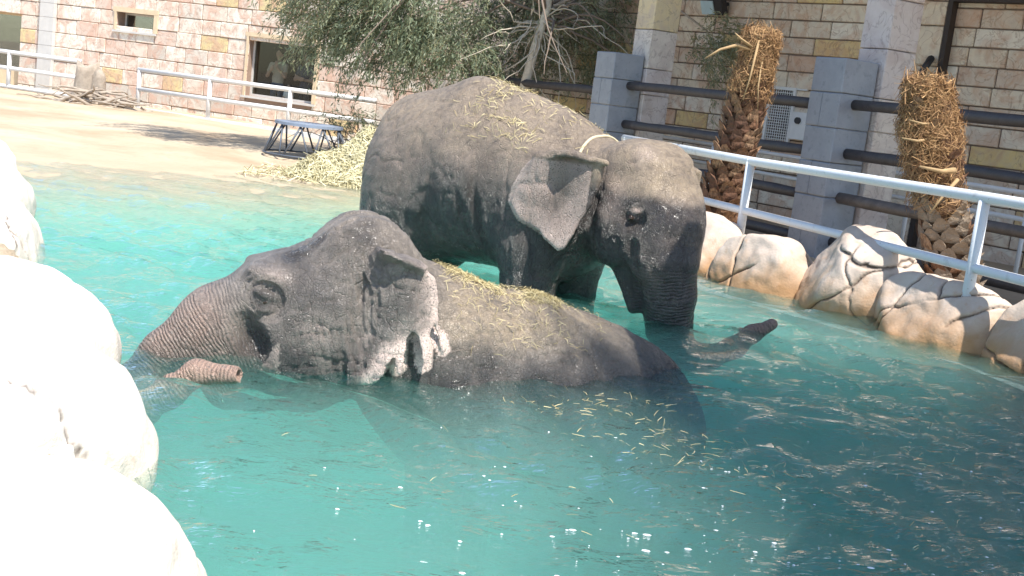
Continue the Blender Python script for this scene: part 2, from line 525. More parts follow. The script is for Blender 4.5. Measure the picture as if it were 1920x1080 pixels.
c = t.ramp(t.attr('tint'), [(0, (.10, .14, .075)), (.35, (.17, .205, .125)), (.6, (.25, .28, .19)), (.8, (.31, .31, .16)), (1, (.36, .31, .19))])
b = t.n('BsdfPrincipled', inp={'Base Color': c, 'Roughness': .6, 'Specular IOR Level': .35})
tr = t.n('BsdfTranslucent', inp={'Color': c})
ms = t.n('MixShader', inp={0: .3}); t.t.links.new(b.outputs[0], ms.inputs[1]); t.t.links.new(tr.outputs[0], ms.inputs[2])
t.set(t.out, 'Surface', ms); MAT['leaf'] = t.m
MAT['steel_dark'] = simple('painted_steel', (.10, .115, .14), .5, .3, 8, .2, metal=.3)
MAT['stool_top'] = simple('stool_top_plate', (.20, .25, .33), .5, .3, 6, .2)
MAT['frame'] = simple('window_frame', (.55, .53, .50), .5, .15, 8, .1)
MAT['sill'] = simple('window_surround', (.62, .49, .33), .85, .25, 8, .4)
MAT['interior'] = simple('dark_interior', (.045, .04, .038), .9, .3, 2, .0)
MAT['pane_reflection'] = simple('pale_pane_reflection', (.40, .36, .28), .9, .2, 2, .0)
MAT['lamp_black'] = simple('lamp_black', (.02, .02, .025), .5, .2, 10, .1)
MAT['lamp_glass'] = simple('lamp_glass', (.45, .58, .62), .15, .15, 6, .0)
MAT['rope'] = simple('rope', (.55, .47, .32), .9, .2, 60, .6)
MAT['roof'] = simple('roof_underside', (.20, .15, .11), .9, .3, 3, .3)
t = NT('shade_net')
df = t.n('BsdfDiffuse', inp={'Color': (.30, .26, .20)}); tp = t.n('BsdfTransparent')
ms = t.n('MixShader', inp={0: .16}); t.t.links.new(df.outputs[0], ms.inputs[1]); t.t.links.new(tp.outputs[0], ms.inputs[2])
t.set(t.out, 'Surface', ms); MAT['canvas'] = t.m
t = NT('shadow_softening_net')  # mostly transparent, for the added shadow-softening strips
df = t.n('BsdfDiffuse', inp={'Color': (.30, .26, .20)}); tp = t.n('BsdfTransparent')
ms = t.n('MixShader', inp={0: .72}); t.t.links.new(df.outputs[0], ms.inputs[1]); t.t.links.new(tp.outputs[0], ms.inputs[2])
t.set(t.out, 'Surface', ms); MAT['softener_net'] = t.m
MAT['pot_black'] = simple('black_plastic', (.03, .03, .032), .5, .2, 10, .1)
t = NT('glass')
lw = t.n('Fresnel', inp={'IOR': 1.5})
gl = t.n('BsdfGlossy', inp={'Color': (1, 1, 1), 'Roughness': .02}); tp = t.n('BsdfTransparent', inp={'Color': (.80, .84, .84)})
ms = t.n('MixShader'); t.set(ms, 0, t.math('MULTIPLY', lw.outputs[0], .40)); t.t.links.new(tp.outputs[0], ms.inputs[1]); t.t.links.new(gl.outputs[0], ms.inputs[2])
t.set(t.out, 'Surface', ms); MAT['glass'] = t.m
# water: clear fresnel surface over an absorbing, slightly milky body
t = NT('pool_water'); p = t.pos(1)
r1 = t.noise(t.pos((1.0, 1.9, 1)), 2.6, 3, .5, 1.2); r2 = t.noise(t.pos((1.0, 2.6, 1)), 9, 3, .6, 1.0)
hb = t.math('ADD', t.math('MULTIPLY', r1, .62), t.math('MULTIPLY', r2, .38))
nb = t.bump(hb, .6, .11)
fr = t.n('Fresnel', inp={'IOR': 1.33, 'Normal': nb})
gl = t.n('BsdfGlossy', inp={'Color': (1, 1, 1), 'Roughness': .02, 'Normal': nb})
tp = t.n('BsdfTransparent', inp={'Color': (1, 1, 1)})
df = t.n('BsdfDiffuse', inp={'Color': (.09, .44, .40), 'Normal': nb})
body = t.n('MixShader', inp={0: .03}); t.t.links.new(tp.outputs[0], body.inputs[1]); t.t.links.new(df.outputs[0], body.inputs[2])
ms = t.n('MixShader'); t.set(ms, 0, fr.outputs[0]); t.t.links.new(body.outputs[0], ms.inputs[1]); t.t.links.new(gl.outputs[0], ms.inputs[2])
t.set(t.out, 'Surface', ms)
va = t.n('VolumeAbsorption', inp={'Color': (.06, .90, .80), 'Density': .56})
vs_ = t.n('VolumeScatter', inp={'Color': (.70, .97, .92), 'Density': .66, 'Anisotropy': .3})
vad = t.n('AddShader'); t.t.links.new(va.outputs[0], vad.inputs[0]); t.t.links.new(vs_.outputs[0], vad.inputs[1])
t.set(t.out, 'Volume', vad); MAT['water'] = t.m
MAT['foam'] = simple('foam', (.85, .88, .88), .3, .05, 20, .0)
for k, c in dict(skin=(.42, .26, .19), hair=(.02, .015, .012), navy=(.02, .03, .07), beige=(.42, .36, .29), jeans=(.05, .07, .12), white_cloth=(.75, .73, .72), dark_cloth=(.03, .03, .035)).items():
    MAT[k] = simple(k, c, .8, .15, 20, .1)

# ------------------------------------------------------------------ ground with the pool basin, water
def x_left(y):
    return np.interp(y, [2.4, 3.6, 4.5, 5.5, 6.8, 7.8, 9.3, 12.1, 15.1, 18.2, 25], [-.55, -.85, -1.15, -1.55, -2.1, -2.6, -3.5, -4.7, -6.2, -7.8, -12])
def x_right(y):
    return np.interp(y, [2, 6, 8.5, 9.6, 10.5, 11.7, 12.9, 13.3, 15, 17, 19.5, 25], [5.2, 5.2, 4.75, 4.4, 4.15, 3.35, 2.4, 2.0, 1.1, .2, -1.2, -4])
def ground_z(x, y):
    t = (x + 7.05) * -.433 + (y - 17.0) * .90
    land = .012 + .027 * np.clip(t, 0, 11) + .0
    deep = -1.55 - .55 * sstep(0, 4, x - 1.0 + (8 - y) * .25)
    wat = np.where(t > -2.4, .018 * t, -.0432 + (deep + .0432) * sstep(2.2, 8.5, -t))
    z = np.where(t > 0, land, wat)
    inside_l = sstep(-.45, -.1, x - x_left(y)); inside_r = sstep(-.1, .1, x_right(y) + .5 - x)
    near = sstep(2.0, 2.5, y)
    shore = np.where(t > 0, np.maximum(z, .1), .2)
    rt_ = np.where(x > x_right(y) + .4, .16, np.where(t > -.5, land, .2))
    m = inside_l * inside_r * near
    m = np.where((t > -.5), np.where(x < x_right(y), inside_r, inside_r), m)
    return z * m + rt_ * (1 - m)
gx = np.concatenate([[-150, -80, -50, -32, -22, -16], np.arange(-13, 9.01, .14), [10, 12, 15, 20, 30, 50, 90, 150]])
gy = np.concatenate([[-60, -30, -15, -7, -3, 0, 1], np.arange(1.5, 31, .14), [32, 34, 38, 45, 60, 90, 140, 200]])
XX, YY = np.meshgrid(gx, gy, indexing='ij')
ZZ = ground_z(XX, YY)
P3 = np.stack([XX, YY, XX * 0], -1)
ZZ = ZZ + .018 * fbm(P3 * 1.1, 4) + .006 * fbm(P3 * 5, 2)
V = np.stack([XX, YY, ZZ], -1).reshape(-1, 3)
nx, ny = XX.shape
ii = (np.arange(nx - 1)[:, None] * ny + np.arange(ny - 1)[None]).ravel()
F = np.stack([ii, ii + ny, ii + ny + 1, ii + 1], 1)
ground = link('ground', np_mesh('ground', V, F), MAT['sand'], smooth=True)
tag(ground, 'pale sandy paddock floor running down into the turquoise pool basin', kind='structure')

def waves(x, y):
    r = np.random.default_rng(5)
    z = 0 * x
    P = np.stack([x, y, 0 * x], -1)
    wx = x + .35 * vnoise(P * .8); wy = y + .35 * vnoise(P * .8 + 9)
    for k in range(26):
        lam = .20 * (1.155 ** (k % 13)); a = r.normal(1.25, .75)
        ph = r.uniform(0, 6.28)
        z = z + (.0105 * lam ** .95 if lam < .5 else .0085 * lam ** .8) * np.sin((wx * math.cos(a) + wy * math.sin(a)) * 6.283 / lam + ph)
    z = z * (.65 + .7 * (vnoise(P * .45 + 4) * .5 + .5))
    # wash thrown up around and behind the submerged bather
    d = np.hypot((x - 1.55) * .6, (y - 7.45))
    z = z + .035 * np.exp(-(d / .5) ** 2) * (1 + .4 * vnoise(P * 2.2))
    u = (x - 1.2) * .94 - (y - 7.9) * .34; w_ = (x - 1.2) * .34 + (y - 7.9) * .94
    z = z + .03 * np.exp(-(w_ / .16) ** 2) * sstep(-.2, .3, u) * sstep(2.4, 1.0, u)
    t = (x + 7.05) * -.433 + (y - 17.0) * .90
    return z * sstep(.6, -2.0, t) * .9 + .25 * z * sstep(-2.0, .6, t)
wx_ = np.arange(-9.0, 5.6, .045); wy_ = np.concatenate([np.arange(1.6, 12, .04), np.arange(12, 22, .07)])
XX, YY = np.meshgrid(wx_, wy_, indexing='ij')
ZZ = waves(XX, YY)
nx, ny = XX.shape
V = np.stack([XX, YY, ZZ], -1).reshape(-1, 3)
ii = (np.arange(nx - 1)[:, None] * ny + np.arange(ny - 1)[None]).ravel()
F = np.stack([ii, ii + ny, ii + ny + 1, ii + 1], 1)
low = V.copy(); low[:, 2] = -2.6
# skirt and bottom close the body of water
ring = np.concatenate([np.arange(0, nx) * ny, (nx - 1) * ny + np.arange(1, ny), np.arange(nx - 2, -1, -1) * ny + ny - 1, np.arange(ny - 2, 0, -1)])
rv = V[ring].copy(); rv[:, 2] = -2.6
n0 = len(V); k = len(ring); kk = np.arange(k)
sk = np.stack([ring[kk], n0 + kk, n0 + (kk + 1) % k, ring[(kk + 1) % k]], 1)[:, ::-1]
cv = np.array([[-9, 1.6, -2.6], [wx_[-1], 1.6, -2.6], [wx_[-1], wy_[-1], -2.6], [-9, wy_[-1], -2.6]])
import bmesh
me = np_mesh('water', np.concatenate([V, rv]), np.concatenate([F, sk]))
bm = bmesh.new(); bm.from_mesh(me); bm.verts.ensure_lookup_table()
bm.faces.new([bm.verts[n0 + i] for i in range(k - 1, -1, -1)])
bmesh.ops.recalc_face_normals(bm, faces=bm.faces)
bm.to_mesh(me); bm.free()
water = link('water', me, MAT['water'], smooth=True)
tag(water, 'rippled turquoise pool water', kind='structure')

# ------------------------------------------------------------------ stone block walls
BLK = {}
def block_mesh(mat, k):
    if (mat, k) not in BLK:
        BLK[(mat, k)] = bevel_box('stone_block', MAT[mat], (.02, .12, .035), .006, k)
    return BLK[(mat, k)]
def cut(a, b, holes):
    segs = [(a, b)]
    for h0, h1 in holes:
        new = []
        for s, e in segs:
            if h1 <= s or h0 >= e: new.append((s, e)); continue
            if h0 > s: new.append((s, h0))
            if h1 < e: new.append((h1, e))
        segs = new
    return segs
def block_wall(root, s0, s1, z0, z1, rowh, wr, openings, mat, mortar, seed, gap=.013):
    r = random.Random(seed)
    nrow = round((z1 - z0) / rowh); rowh = (z1 - z0) / nrow
    for i in range(nrow):
        a, b = z0 + i * rowh, z0 + (i + 1) * rowh
        mid = (a + b) / 2
        holes = [(o[0], o[1]) for o in openings if o[2] < mid < o[3]]
        for s, e in cut(s0, s1, holes):
            x = s; first = True
            while x < e - 1e-6:
                w = r.uniform(*wr) * (r.uniform(.45, 1) if first else 1); first = False
                if e - (x + w) < wr[0] * .5: w = e - x
                me = block_mesh(mat, r.randrange(4))
                place(me, 'stone_block', root, (x + w / 2, .0 + r.uniform(-.010, .012), mid), (w - gap * r.uniform(.7, 1.6), .16, rowh - gap * r.uniform(.7, 1.5)), (0, r.uniform(-.006, .006), 0))
                x += w
    # mortar core behind the blocks
    m = MB()
    edges = sorted({s0, s1} | {v for o in openings for v in o[:2] if s0 < v < s1})
    for a, b in zip(edges[:-1], edges[1:]):
        mid = (a + b) / 2
        for lo, hi in cut(z0 - .3, z1 + .02, [(o[2], o[3]) for o in openings if o[0] < mid < o[1]]):
            m.box((a, -.30, lo), (b, .052, hi))
    m.build('mortar_core', MAT[mortar], root)

def window(root, s0, s1, z0, z1, depth=.28, fr=.05, surround=.09, mull=()):
    w = empty('window'); w.parent = root
    m = MB()
    y0, y1 = -depth - .05, -depth
    m.box((s0, y0, z0), (s0 + fr, y1, z1)); m.box((s1 - fr, y0, z0), (s1, y1, z1))
    m.box((s0 + fr, y0, z1 - fr), (s1 - fr, y1, z1)); m.box((s0 + fr, y0, z0), (s1 - fr, y1, z0 + fr))
    for q in mull: m.box((q - .03, y0, z0 + fr), (q + .03, y1, z1 - fr))
    m.build('frame', MAT['frame'], w)
    MB().box((s0 + fr, y0 + .02, z0 + fr), (s1 - fr, y0 + .03, z1 - fr)).build('pane', MAT['glass'], w)
    if surround:
        m = MB(); g = .003
        m.box((s0 - surround, .085, z1 + g), (s1 + surround, .115, z1 + surround)); m.box((s0 - surround, .085, z0), (s0 - g, .115, z1)); m.box((s1 + g, .085, z0), (s1 + surround * .6, .115, z1))
        m.build('surround', MAT['sill'], w)
    MB().box((s0 - .1, -.1, z0 - .055), (s1 + .1, .13, z0 - .004)).build('sill', MAT['frame'], w)
    return w

LW = empty('stone_building', (-.70, 26.73, 0), math.atan2(1, -2.2))
tag(LW, 'sunlit building wall of pink and cream stone blocks with windows', 'building')
L_OPEN = [(4.83, 6.75, .92, 2.30), (9.66, 10.86, 2.10, 2.54), (14.12, 15.9, .22, 2.24)]
block_wall(LW, .9, 16.2, .05, 3.64, .36, (.52, .84), L_OPEN, 'stone_pink', 'mortar_pale', 4)
MB().box((-.3, -.30, -.2), (.9, .05, 4.2)).build('end_pier', MAT['stone_column'], LW)
MB().box((.9, -.30, 3.665), (16.2, .06, 4.3)).build('parapet', MAT['sill'], LW)
window(LW, *L_OPEN[0], depth=.10, surround=.1)
window(LW, *L_OPEN[1], depth=.2, surround=.12, fr=.045)
# doorway at the end
d = MB(); d.box((14.12, -.28, .22), (14.2, -.2, 2.24)); d.box((14.2, -.28, 2.16), (15.9, -.2, 2.24))
d.build('door_frame', MAT['sill'], LW)
MB().box((14.2, -.27, .80), (15.9, -.24, 2.16)).build('door_pane', MAT['glass'], LW)
MB().box((14.2, -.29, .22), (15.9, -.22, .80)).build('door_panel', MAT['sill'], LW)
# pale pilaster strip
m = MB()
for q in range(10): m.box((12.88, .084, .06 + q * .359), (13.36, .19, .06 + q * .359 + .352))
m.build('pilaster', MAT['frame'], LW)
# rooms behind the openings
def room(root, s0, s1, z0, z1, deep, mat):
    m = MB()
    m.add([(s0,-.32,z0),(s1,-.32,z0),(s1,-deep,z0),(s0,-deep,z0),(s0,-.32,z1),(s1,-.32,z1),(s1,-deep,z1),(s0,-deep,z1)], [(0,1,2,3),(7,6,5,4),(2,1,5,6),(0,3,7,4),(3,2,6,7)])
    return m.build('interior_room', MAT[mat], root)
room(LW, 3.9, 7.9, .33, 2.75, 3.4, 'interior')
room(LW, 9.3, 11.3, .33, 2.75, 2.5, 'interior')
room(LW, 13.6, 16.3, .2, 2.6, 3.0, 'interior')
m = MB(); m.box((4.2, -1.55, .34), (5.25, -1.45, 2.7)); m.build('reflection_slab', MAT['pane_reflection'], LW)  # pale slab added in place of a beige reflection on the pane

RW = empty('stone_building', (6.1, 19.0, 0), math.atan2(1, -.88))
tag(RW, 'shaded building wall of beige and ochre stone blocks behind the pipe barrier', 'building')
R_OPEN = [(2.62, 3.08, 1.42, 2.34)]
block_wall(RW, -3.2, 10.2, .1, 4.64, .284, (.62, 1.05), R_OPEN, 'stone_cream', 'mortar', 9, gap=.016)
# mesh grille in its opening
gr = empty('grille'); gr.parent = RW
m = MB(); a = R_OPEN[0]
m.box((a[0]-.05, .083, a[2]-.05), (a[0], .13, a[3]+.05)); m.box((a[1], .083, a[2]-.05), (a[1]+.05, .13, a[3]+.05)); m.box((a[0], .083, a[2]-.05), (a[1], .13, a[2])); m.box((a[0], .083, a[3]), (a[1], .13, a[3]+.05))
m.build('grille_frame', MAT['dirty_white'], gr)
m = MB()
for q in np.arange(a[0] + .046, a[1], .046): m.box((q-.006, .09, a[2]), (q+.006, .102, a[3]))
for q in np.arange(a[2] + .046, a[3], .046): m.box((a[0], .104, q-.006), (a[1], .116, q+.006))
m.build('mesh_bars', MAT['dirty_white'], gr)
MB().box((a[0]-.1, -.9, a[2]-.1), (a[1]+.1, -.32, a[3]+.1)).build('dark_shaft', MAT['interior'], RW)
m = MB(); m.box((2.20, .084, 1.55), (2.5, .22, 2.0)); m.build('vent_box', MAT['dirty_white'], RW)
m = MB(); m.tube([(2.36, .2, 1.86), (2.36, .26, 1.86)], .055, 14); m.build('vent_hole', MAT['lamp_black'], RW)
m = MB(); m.box((2.35, .084, 2.36), (3.9, .12, 2.385)); m.build('conduit', MAT['dirty_white'], RW)
MB().box((-3.2, -.30, 4.665), (10.2, .06, 5.8)).build('upper_wall', MAT['stone_column'], RW)
# dark steel gate post, header and pilaster blocks on the right
m = MB(); m.box((-.10, .085, .1), (-.02, .24, 4.6)); m.build('gate_post', MAT['dark_wood'], RW)
m = MB(); m.box((-3.2, .085, 3.86), (-.10, .30, 4.02)); m.build('gate_header', MAT['dark_wood'], RW)
BM = block_mesh('stone_cream', 0)
z_ = .1; r_ = random.Random(5)
while z_ < 4.2:
    h_ = r_.uniform(.36, .62)
    place(BM, 'pilaster_block', RW, (.19, .15, z_ + h_/2), (.40, .16, h_ - .015)); z_ += h_

# floodlight on that wall
fl = empty('floodlight', RW.matrix_basis @ Vector((4.42, .10, 3.72)), RW.rotation_euler.z)
tag(fl, 'small black floodlight with pale glass face on the beige wall', 'floodlight')
m = MB(); m.box((-.16, .10, -.12), (.16, .24, .16)); m.box((-.10, -.02, -.02), (.10, .10, .04)); m.build('housing', MAT['lamp_black'], fl)
m = MB(); m.box((.02, .243, -.10), (.30, .262, .14)); m.build('lamp_glass', MAT['lamp_glass'], fl)
fl.rotation_euler = (math.radians(-25), 0, RW.rotation_euler.z)

# ------------------------------------------------------------------ pillars, columns and pipe barrier under the shed roof
BD = np.array([-.488, .873]); BN = np.array([-.873, -.488])       # along the barrier (away), and toward the pool
def bpt(a, o=0.0): return np.array([4.2, 15.3]) + BD * a + BN * o
BR = math.atan2(BD[1], BD[0])
GREY = bevel_box('render_block', MAT['grey'], (.025, .025, .03), .008, 2)
COLM = bevel_box('column_block', MAT['stone_column'], (.02, .02, .02), .004, 3)
def pillar(a, off, top, lab, lab2, colh=5.66):
    c = bpt(a, off)
    p = empty('barrier_pillar', (c[0], c[1], 0), BR)
    tag(p, lab, 'pillar', 'grey pillars of the pipe barrier')
    hs = [.42, .44, .46, .44, .45, .0]; z = .05
    hs = [(top - .05) / 6] * 6
    for i, h in enumerate(hs):
        z1 = z + h
        if i % 2: place(GREY, 'render_block', p, (0, 0, z + h/2), (.56, .56, h - .006))
        else:
            place(GREY, 'render_block', p, (-.12, 0, z + h/2), (.318, .563, h - .006)); place(GREY, 'render_block', p, (.162, 0, z + h/2), (.236, .563, h - .006))
        z = z1
    q = bpt(a - .10, off - .56)
    s = empty('stone_column', (q[0], q[1], 0), BR)
    tag(s, lab2, 'column', 'stone columns behind the grey pillars')
    z = .05; r = random.Random(int(a * 10) + 3)
    while z < colh - .05:
        h = min(r.choice([.26, .42, .5, .62]), colh - z)
        place(COLM, 'column_block', s, (0, 0, z + h/2), (.50, .50, h - .010)); z += h
pillar(.70, -.02, 2.67, 'grey rendered block pillar between the two shaggy palm trunks', 'tall pale stone column right behind the pillar between the palm trunks')
pillar(5.75, .12, 2.58, 'grey rendered block pillar beside the drooping tree', 'tall pale stone column next to the drooping tree foliage')
def bay(a0, a1, off, zs, lab, worn=()):
    c = bpt(a0, off)
    o = empty('pipe_barrier', (c[0], c[1], 0), BR); tag(o, lab, 'barrier', 'dark pipe barrier bays')
    L = a1 - a0
    for i, z in enumerate(zs):
        m = MB(); x = np.linspace(0, L, 14)
        m.tube(np.stack([x, .004 * np.sin(x * 3 + i), z + .006 * np.sin(x * 2.1 + i * 2)], 1), .070 + .004 * np.sin(x * 9 + i), 14)
        m.build('pipe', MAT['worn_pipe' if i in worn else 'dark_pipe'], o, True)
    return o
bay(-7.0, .5, .0, (2.11, 1.50, .93, .36), 'thick dark pipe rails running off from the pillar behind the bushy-topped palm trunk', (2,))
bay(.92, 5.5, .05, (2.08, 1.47, .91, .34), 'thick dark pipe rails spanning between the two grey pillars')
bay(5.98, 11.2, .12, (1.95, 1.34, .78), 'dark pipe rails leading from the grey pillar toward the drooping tree')
# white rail behind that barrier
o = empty('white_rail', (*bpt(1.0, -1.5), 0), BR); tag(o, 'thin dirty white rail standing behind the dark pipe barrier', 'railing')
for z in (1.30, .98): MB().tube([(-2.5, 0, z), (6, 0, z)], .03, 8).build('rail', MAT['dirty_white'], o, True)
for x in (-2.2, -.3, 1.9, 4.1, 5.9): MB().tube([(x, 0, .1), (x, 0, 1.3)], .028, 8).build('post', MAT['dirty_white'], o, True)
# shed roof carried by the columns
A, B_ = bpt(10.5, .42), bpt(-8, .42)
Cc, Dd = bpt(-8, -8.5), bpt(10.5, -6.3)
m = MB(); m.add([(A[0],A[1],5.66),(B_[0],B_[1],5.66),(Cc[0],Cc[1],5.8),(Dd[0],Dd[1],5.8),(A[0],A[1],5.82),(B_[0],B_[1],5.82),(Cc[0],Cc[1],6.0),(Dd[0],Dd[1],6.0)], [(0,3,2,1),(4,5,6,7),(0,1,5,4),(1,2,6,5),(2,3,7,6),(3,0,4,7)])
tag(m.build('shed_roof', MAT['roof']), 'flat brown roof over the elephant shed resting on stone columns', 'roof')

# ------------------------------------------------------------------ visitors' shade canopy beside the viewpoint (it throws the hard shade on the right of the pool)
cp = empty('shade_canopy', (4.5, 2.5, 0)); tag(cp, 'flat shade-net canopy on steel posts over the visitors', 'canopy')
poly = [(2.5, -3), (2.9, -1.6), (2.45, -.4), (3.0, .9), (2.35, 2.2), (2.85, 3.4), (2.2, 5.8), (2.5, 5.5), (2.04, 6.36), (2.45, 8.4), (3.1, 8.75), (4.3, 8.0), (8, 6.3), (8.2, -3)]  # pool-side edge zigzagged to break up its shadow line
m = MB(); n = len(poly)
m.add([(x-4.5, y-2.5, 4.5) for x, y in poly] + [(x-4.5, y-2.5, 4.53) for x, y in poly], [tuple(range(n-1, -1, -1)), tuple(range(n, 2*n))] + [(i, (i+1) % n, n+(i+1) % n, n+i) for i in range(n)])
m.build('canvas', MAT['canvas'], cp)
# unseen see-through strips added to soften the canopy's shadow edge
for q, off in enumerate((.45, .9)):
    strip = [(x - off, y + .25 * off, 4.56 + .04 * q) for x, y in poly[:9]] + [(x + 1.2, y, 4.56 + .04 * q) for x, y in poly[8::-1]]
    mm = MB(); mm.add([(x - 4.5, y - 2.5, z) for x, y, z in strip], [(i, i + 1, 16 - i, 17 - i) for i in range(8)]); mm.build('shadow_softener', MAT['softener_net'], cp)
for x, y in ((2.9, -2.6), (7.3, 6.0), (7.6, -2.6)): MB().tube([(x-4.5, y-2.5, 0), (x-4.5, y-2.5, 4.5)], .05, 8).build('post', MAT['dirty_white'], cp, True)

# ------------------------------------------------------------------ elephants
def ring_attr(V, path):
    """arclength along the trunk and distance from its axis"""
    path = np.array(path, float); n = len(path) - 1
    best = np.full(len(V), 1e9); s = np.zeros(len(V)); acc = 0.0
    for i in range(n):
        a, b = path[i], path[i+1]; ba = b - a; L = np.linalg.norm(ba)
        t = np.clip(((V - a) @ ba) / (L * L), 0, 1)
        d = np.linalg.norm(V - a - t[:, None] * ba, axis=1)
        m = d < best; best[m] = d[m]; s[m] = acc + t[m] * L; acc += L
    return s, best

# ---- the bather: lying in the water, head in profile
def elephant_near():
    h = .0135
    lo, hi = (-1.55, -1.05, -1.62), (2.85, 1.25, 1.02)
    f = Field(lo, hi, h)
    # body, sinking toward the rump
    f.ell((1.34, .30, -.38), (1.15, .50, .70), .2, rotz(14) @ roty(10))
    f.cone((.55, .04, -.04), .48, (1.05, .18, -.18), .50, .25)
    f.cone((1.5, .38, -.36), .56, (2.15, .60, -.56), .52, .3)
    f.cone((.30, .02, .48), .15, (1.10, .20, .23), .10, .3)      # ridge of the neck and spine
    f.cone((1.10, .20, .23), .10, (2.15, .52, -.10), .10, .35)
    # neck, skull domes
    f.cone((.06, 0, .30), .42, (.5, .02, .06), .46, .2)
    f.ell((.02, -.11, .58), (.33, .25, .35), .12, rotx(8)); f.ell((.02, .11, .58), (.33, .25, .35), .1, rotx(-8))
    f.ell((-.30, 0, .36), (.36, .315, .325), .16)
    f.ell((-.52, 0, .36), (.22, .235, .225), .1)                # nose bridge
    f.ell((-.66, 0, .02), (.34, .22, .24), .12)                 # mouth and root of the trunk at the waterline
    for s in (-1, 1):
        f.ell((-.24, s * .20, .10), (.40, .21, .34), .12)       # cheek
        f.ell((-.13, s * .25, .34), (.26, .15, .26), .12)       # temple
        f.ell((-.53, s * .20, .515), (.15, .085, .05), .10, rotz(s * 10) @ roty(14))     # brow ridge
        f.cone((.7, s * .34, -.25), .25, (.72, s * .34, -1.5), .19, .15); f.cone((2.1, .58 + s * .3, -.6), .30, (2.0, .56 + s * .32, -1.5), .2, .15)
    f.cone((-.25, 0, -.1), .25, (-.72, 0, -.22), .14, .12)      # lower jaw
    path = [(-.48, 0, .30), (-.80, 0, .15), (-1.08, 0, -.065), (-1.27, -.06, -.26), (-1.34, -.26, -.36), (-1.22, -.46, -.28), (-1.05, -.535, -.13), (-.91, -.56, -.005), (-.70, -.65, .020)]
    rad = [.285, .245, .18, .145, .125, .11, .085, .066, .052]
    for i in range(len(path) - 1): f.cone(path[i], rad[i], path[i+1], rad[i+1], .07 if i > 1 else .12)
    # eye socket hollow, ledge under the brow, hollow in front of the ear
    for s in (-1, 1):
        f.ell((-.57, s * .335, .385), (.125, .095, .125), .05, None, True)
        f.ell((-.63, s * .325, .17), (.085, .125, .17), .06, roty(-24), True)
        f.ell((-.552, s * .238, .375), (.085, .042, .085), .03)   # lid bulge
        f.ell((-.552, s * .262, .415), (.078, .035, .022), .02, roty(14)); f.ell((-.55, s * .262, .325), (.07, .028, .018), .02, roty(-10))
        f.ell((.01, s * .46, .38), (.055, .15, .26), .06, None, True)
    f.cone((-.735, -.640, .022), .026, (-.63, -.685, .024), .034, .015, True)    # nostril opening
    f.rough(lambda P: .012 * vnoise(P * 2.4))
    # ear: torn sheet with hanging lobes
    poly = [(.04,.77),(.16,.745),(.28,.69),(.34,.69),(.40,.63),(.435,.52),(.445,.42),(.47,.32),(.51,.205),(.49,.185),(.466,.22),(.425,.34),(.405,.31),(.408,.20),(.402,.10),(.378,.082),(.355,.12),(.345,.21),(.318,.285),(.285,.31),(.262,.25),(.258,.14),(.252,.06),(.222,.045),(.205,.09),(.19,.15),(.165,.11),(.145,.04),(.10,-.03),(-.06,-.06),(-.075,.14),(-.04,.31),(.0,.52),(.0,.66)]
    for s in (-1, 1):
        sl = f.sl((-.2, -1.05 if s < 0 else .05, -.3), (.65, -.05 if s < 0 else .95, 1.02))
        sub = f.P[sl]
        pu, pv = sub[:, 0, :, 0], sub[:, 0, :, 2]
        d2 = sd_poly(pu, pv, poly)
        # outward distance of the sheet: rooted in the head, bellying out
        g = .375 + .095 * sstep(-.05, .22, pu) + .05 * np.sin(np.clip(pu / .45, 0, 1) * 3.1) - .02 * sstep(.3, .75, pv) + .026 * np.sin(pu * 19 + pv * 7) * sstep(.1, .45, pu) + .05 * sstep(.35, 0, pv)
        th = .0135 + .014 * sstep(.2, -.05, pu)
        dd = np.abs(s * sub[..., 1] - g[:, None, :]) - th[:, None, :]
        ear = smax(np.broadcast_to(d2[:, None, :], dd.shape), dd, .02)
        f.D[sl] = smin(f.D[sl], ear.astype(np.float32), .025)
        f.cone((.07, s * .44, .745), .026, (.20, s * .53, .725), .024, .02); f.cone((.20, s * .53, .725), .024, (.31, s * .52, .67), .022, .02); f.ell((.19, s * .49, .725), (.15, .085, .022), .03, roty(18))   # folded top rim
        f.cone((.08, s * .385, .73), .035, (.28, s * .45, .69), .03, .05)
    V, F = f.mesh()
    # mesh-level folds: eye rings, cheek pores, neck creases
    N = vnormals(V, F)
    a, y, z = V.T
    side = np.abs(y)
    er = np.sqrt(((a + .555) / 1.05) ** 2 + ((z - .395) / 1.0) ** 2)
    disp = .006 * np.sin(er * 6.283 / .034) * sstep(.21, .09, er) * sstep(.045, .075, er) * (side > .15)
    ch = np.exp(-((a + .25) / .11) ** 2 - ((z - .25) / .09) ** 2)
    disp += -.011 * ch * np.clip(np.sin((a + .4 * z) * 6.283 / .045), 0, 1) * (side > .2)
    nk = np.exp(-((a + .02 - .12 * (z - .35)) / .11) ** 2) * sstep(-.15, .1, z) * sstep(.85, .6, z)
    disp += .008 * nk * np.sin((a * 1.0 + .25 * z + .03 * vnoise(V * 6)) * 6.283 / .05)
    disp += .006 * sstep(.5, .9, a) * vnoise(V * np.array([9, 9, 5]))
    wr_ = 1 - np.abs(vnoise(V * np.array([8, 8, 15]) + 3)); wr2 = 1 - np.abs(vnoise(V * np.array([17, 17, 26]) + 8))
    disp += -.011 * np.clip(wr_ - .8, 0, 1) / .2 * sstep(-.48, -.4, a) - .006 * np.clip(wr2 - .78, 0, 1) / .22
    V = V + N * disp[:, None]
    s, dist = ring_attr(V, path)
    ring = s / .022
    ringa = sstep(.10, .28, s) * (dist < .36) * sstep(-.44, -.58, a + .3 * (z - .1))
    trunk = sstep(.16, .45, s) * (a < -.45)
    tip = ((y < -.38) & (a < -.5) & (z < .15)).astype(float)
    d2v = -sd_poly(a.astype(np.float32), z.astype(np.float32), poly)
    earm = ((side > .40) & (a > -.1) & (a < .56) & (z < .80) & (d2v > -.03))
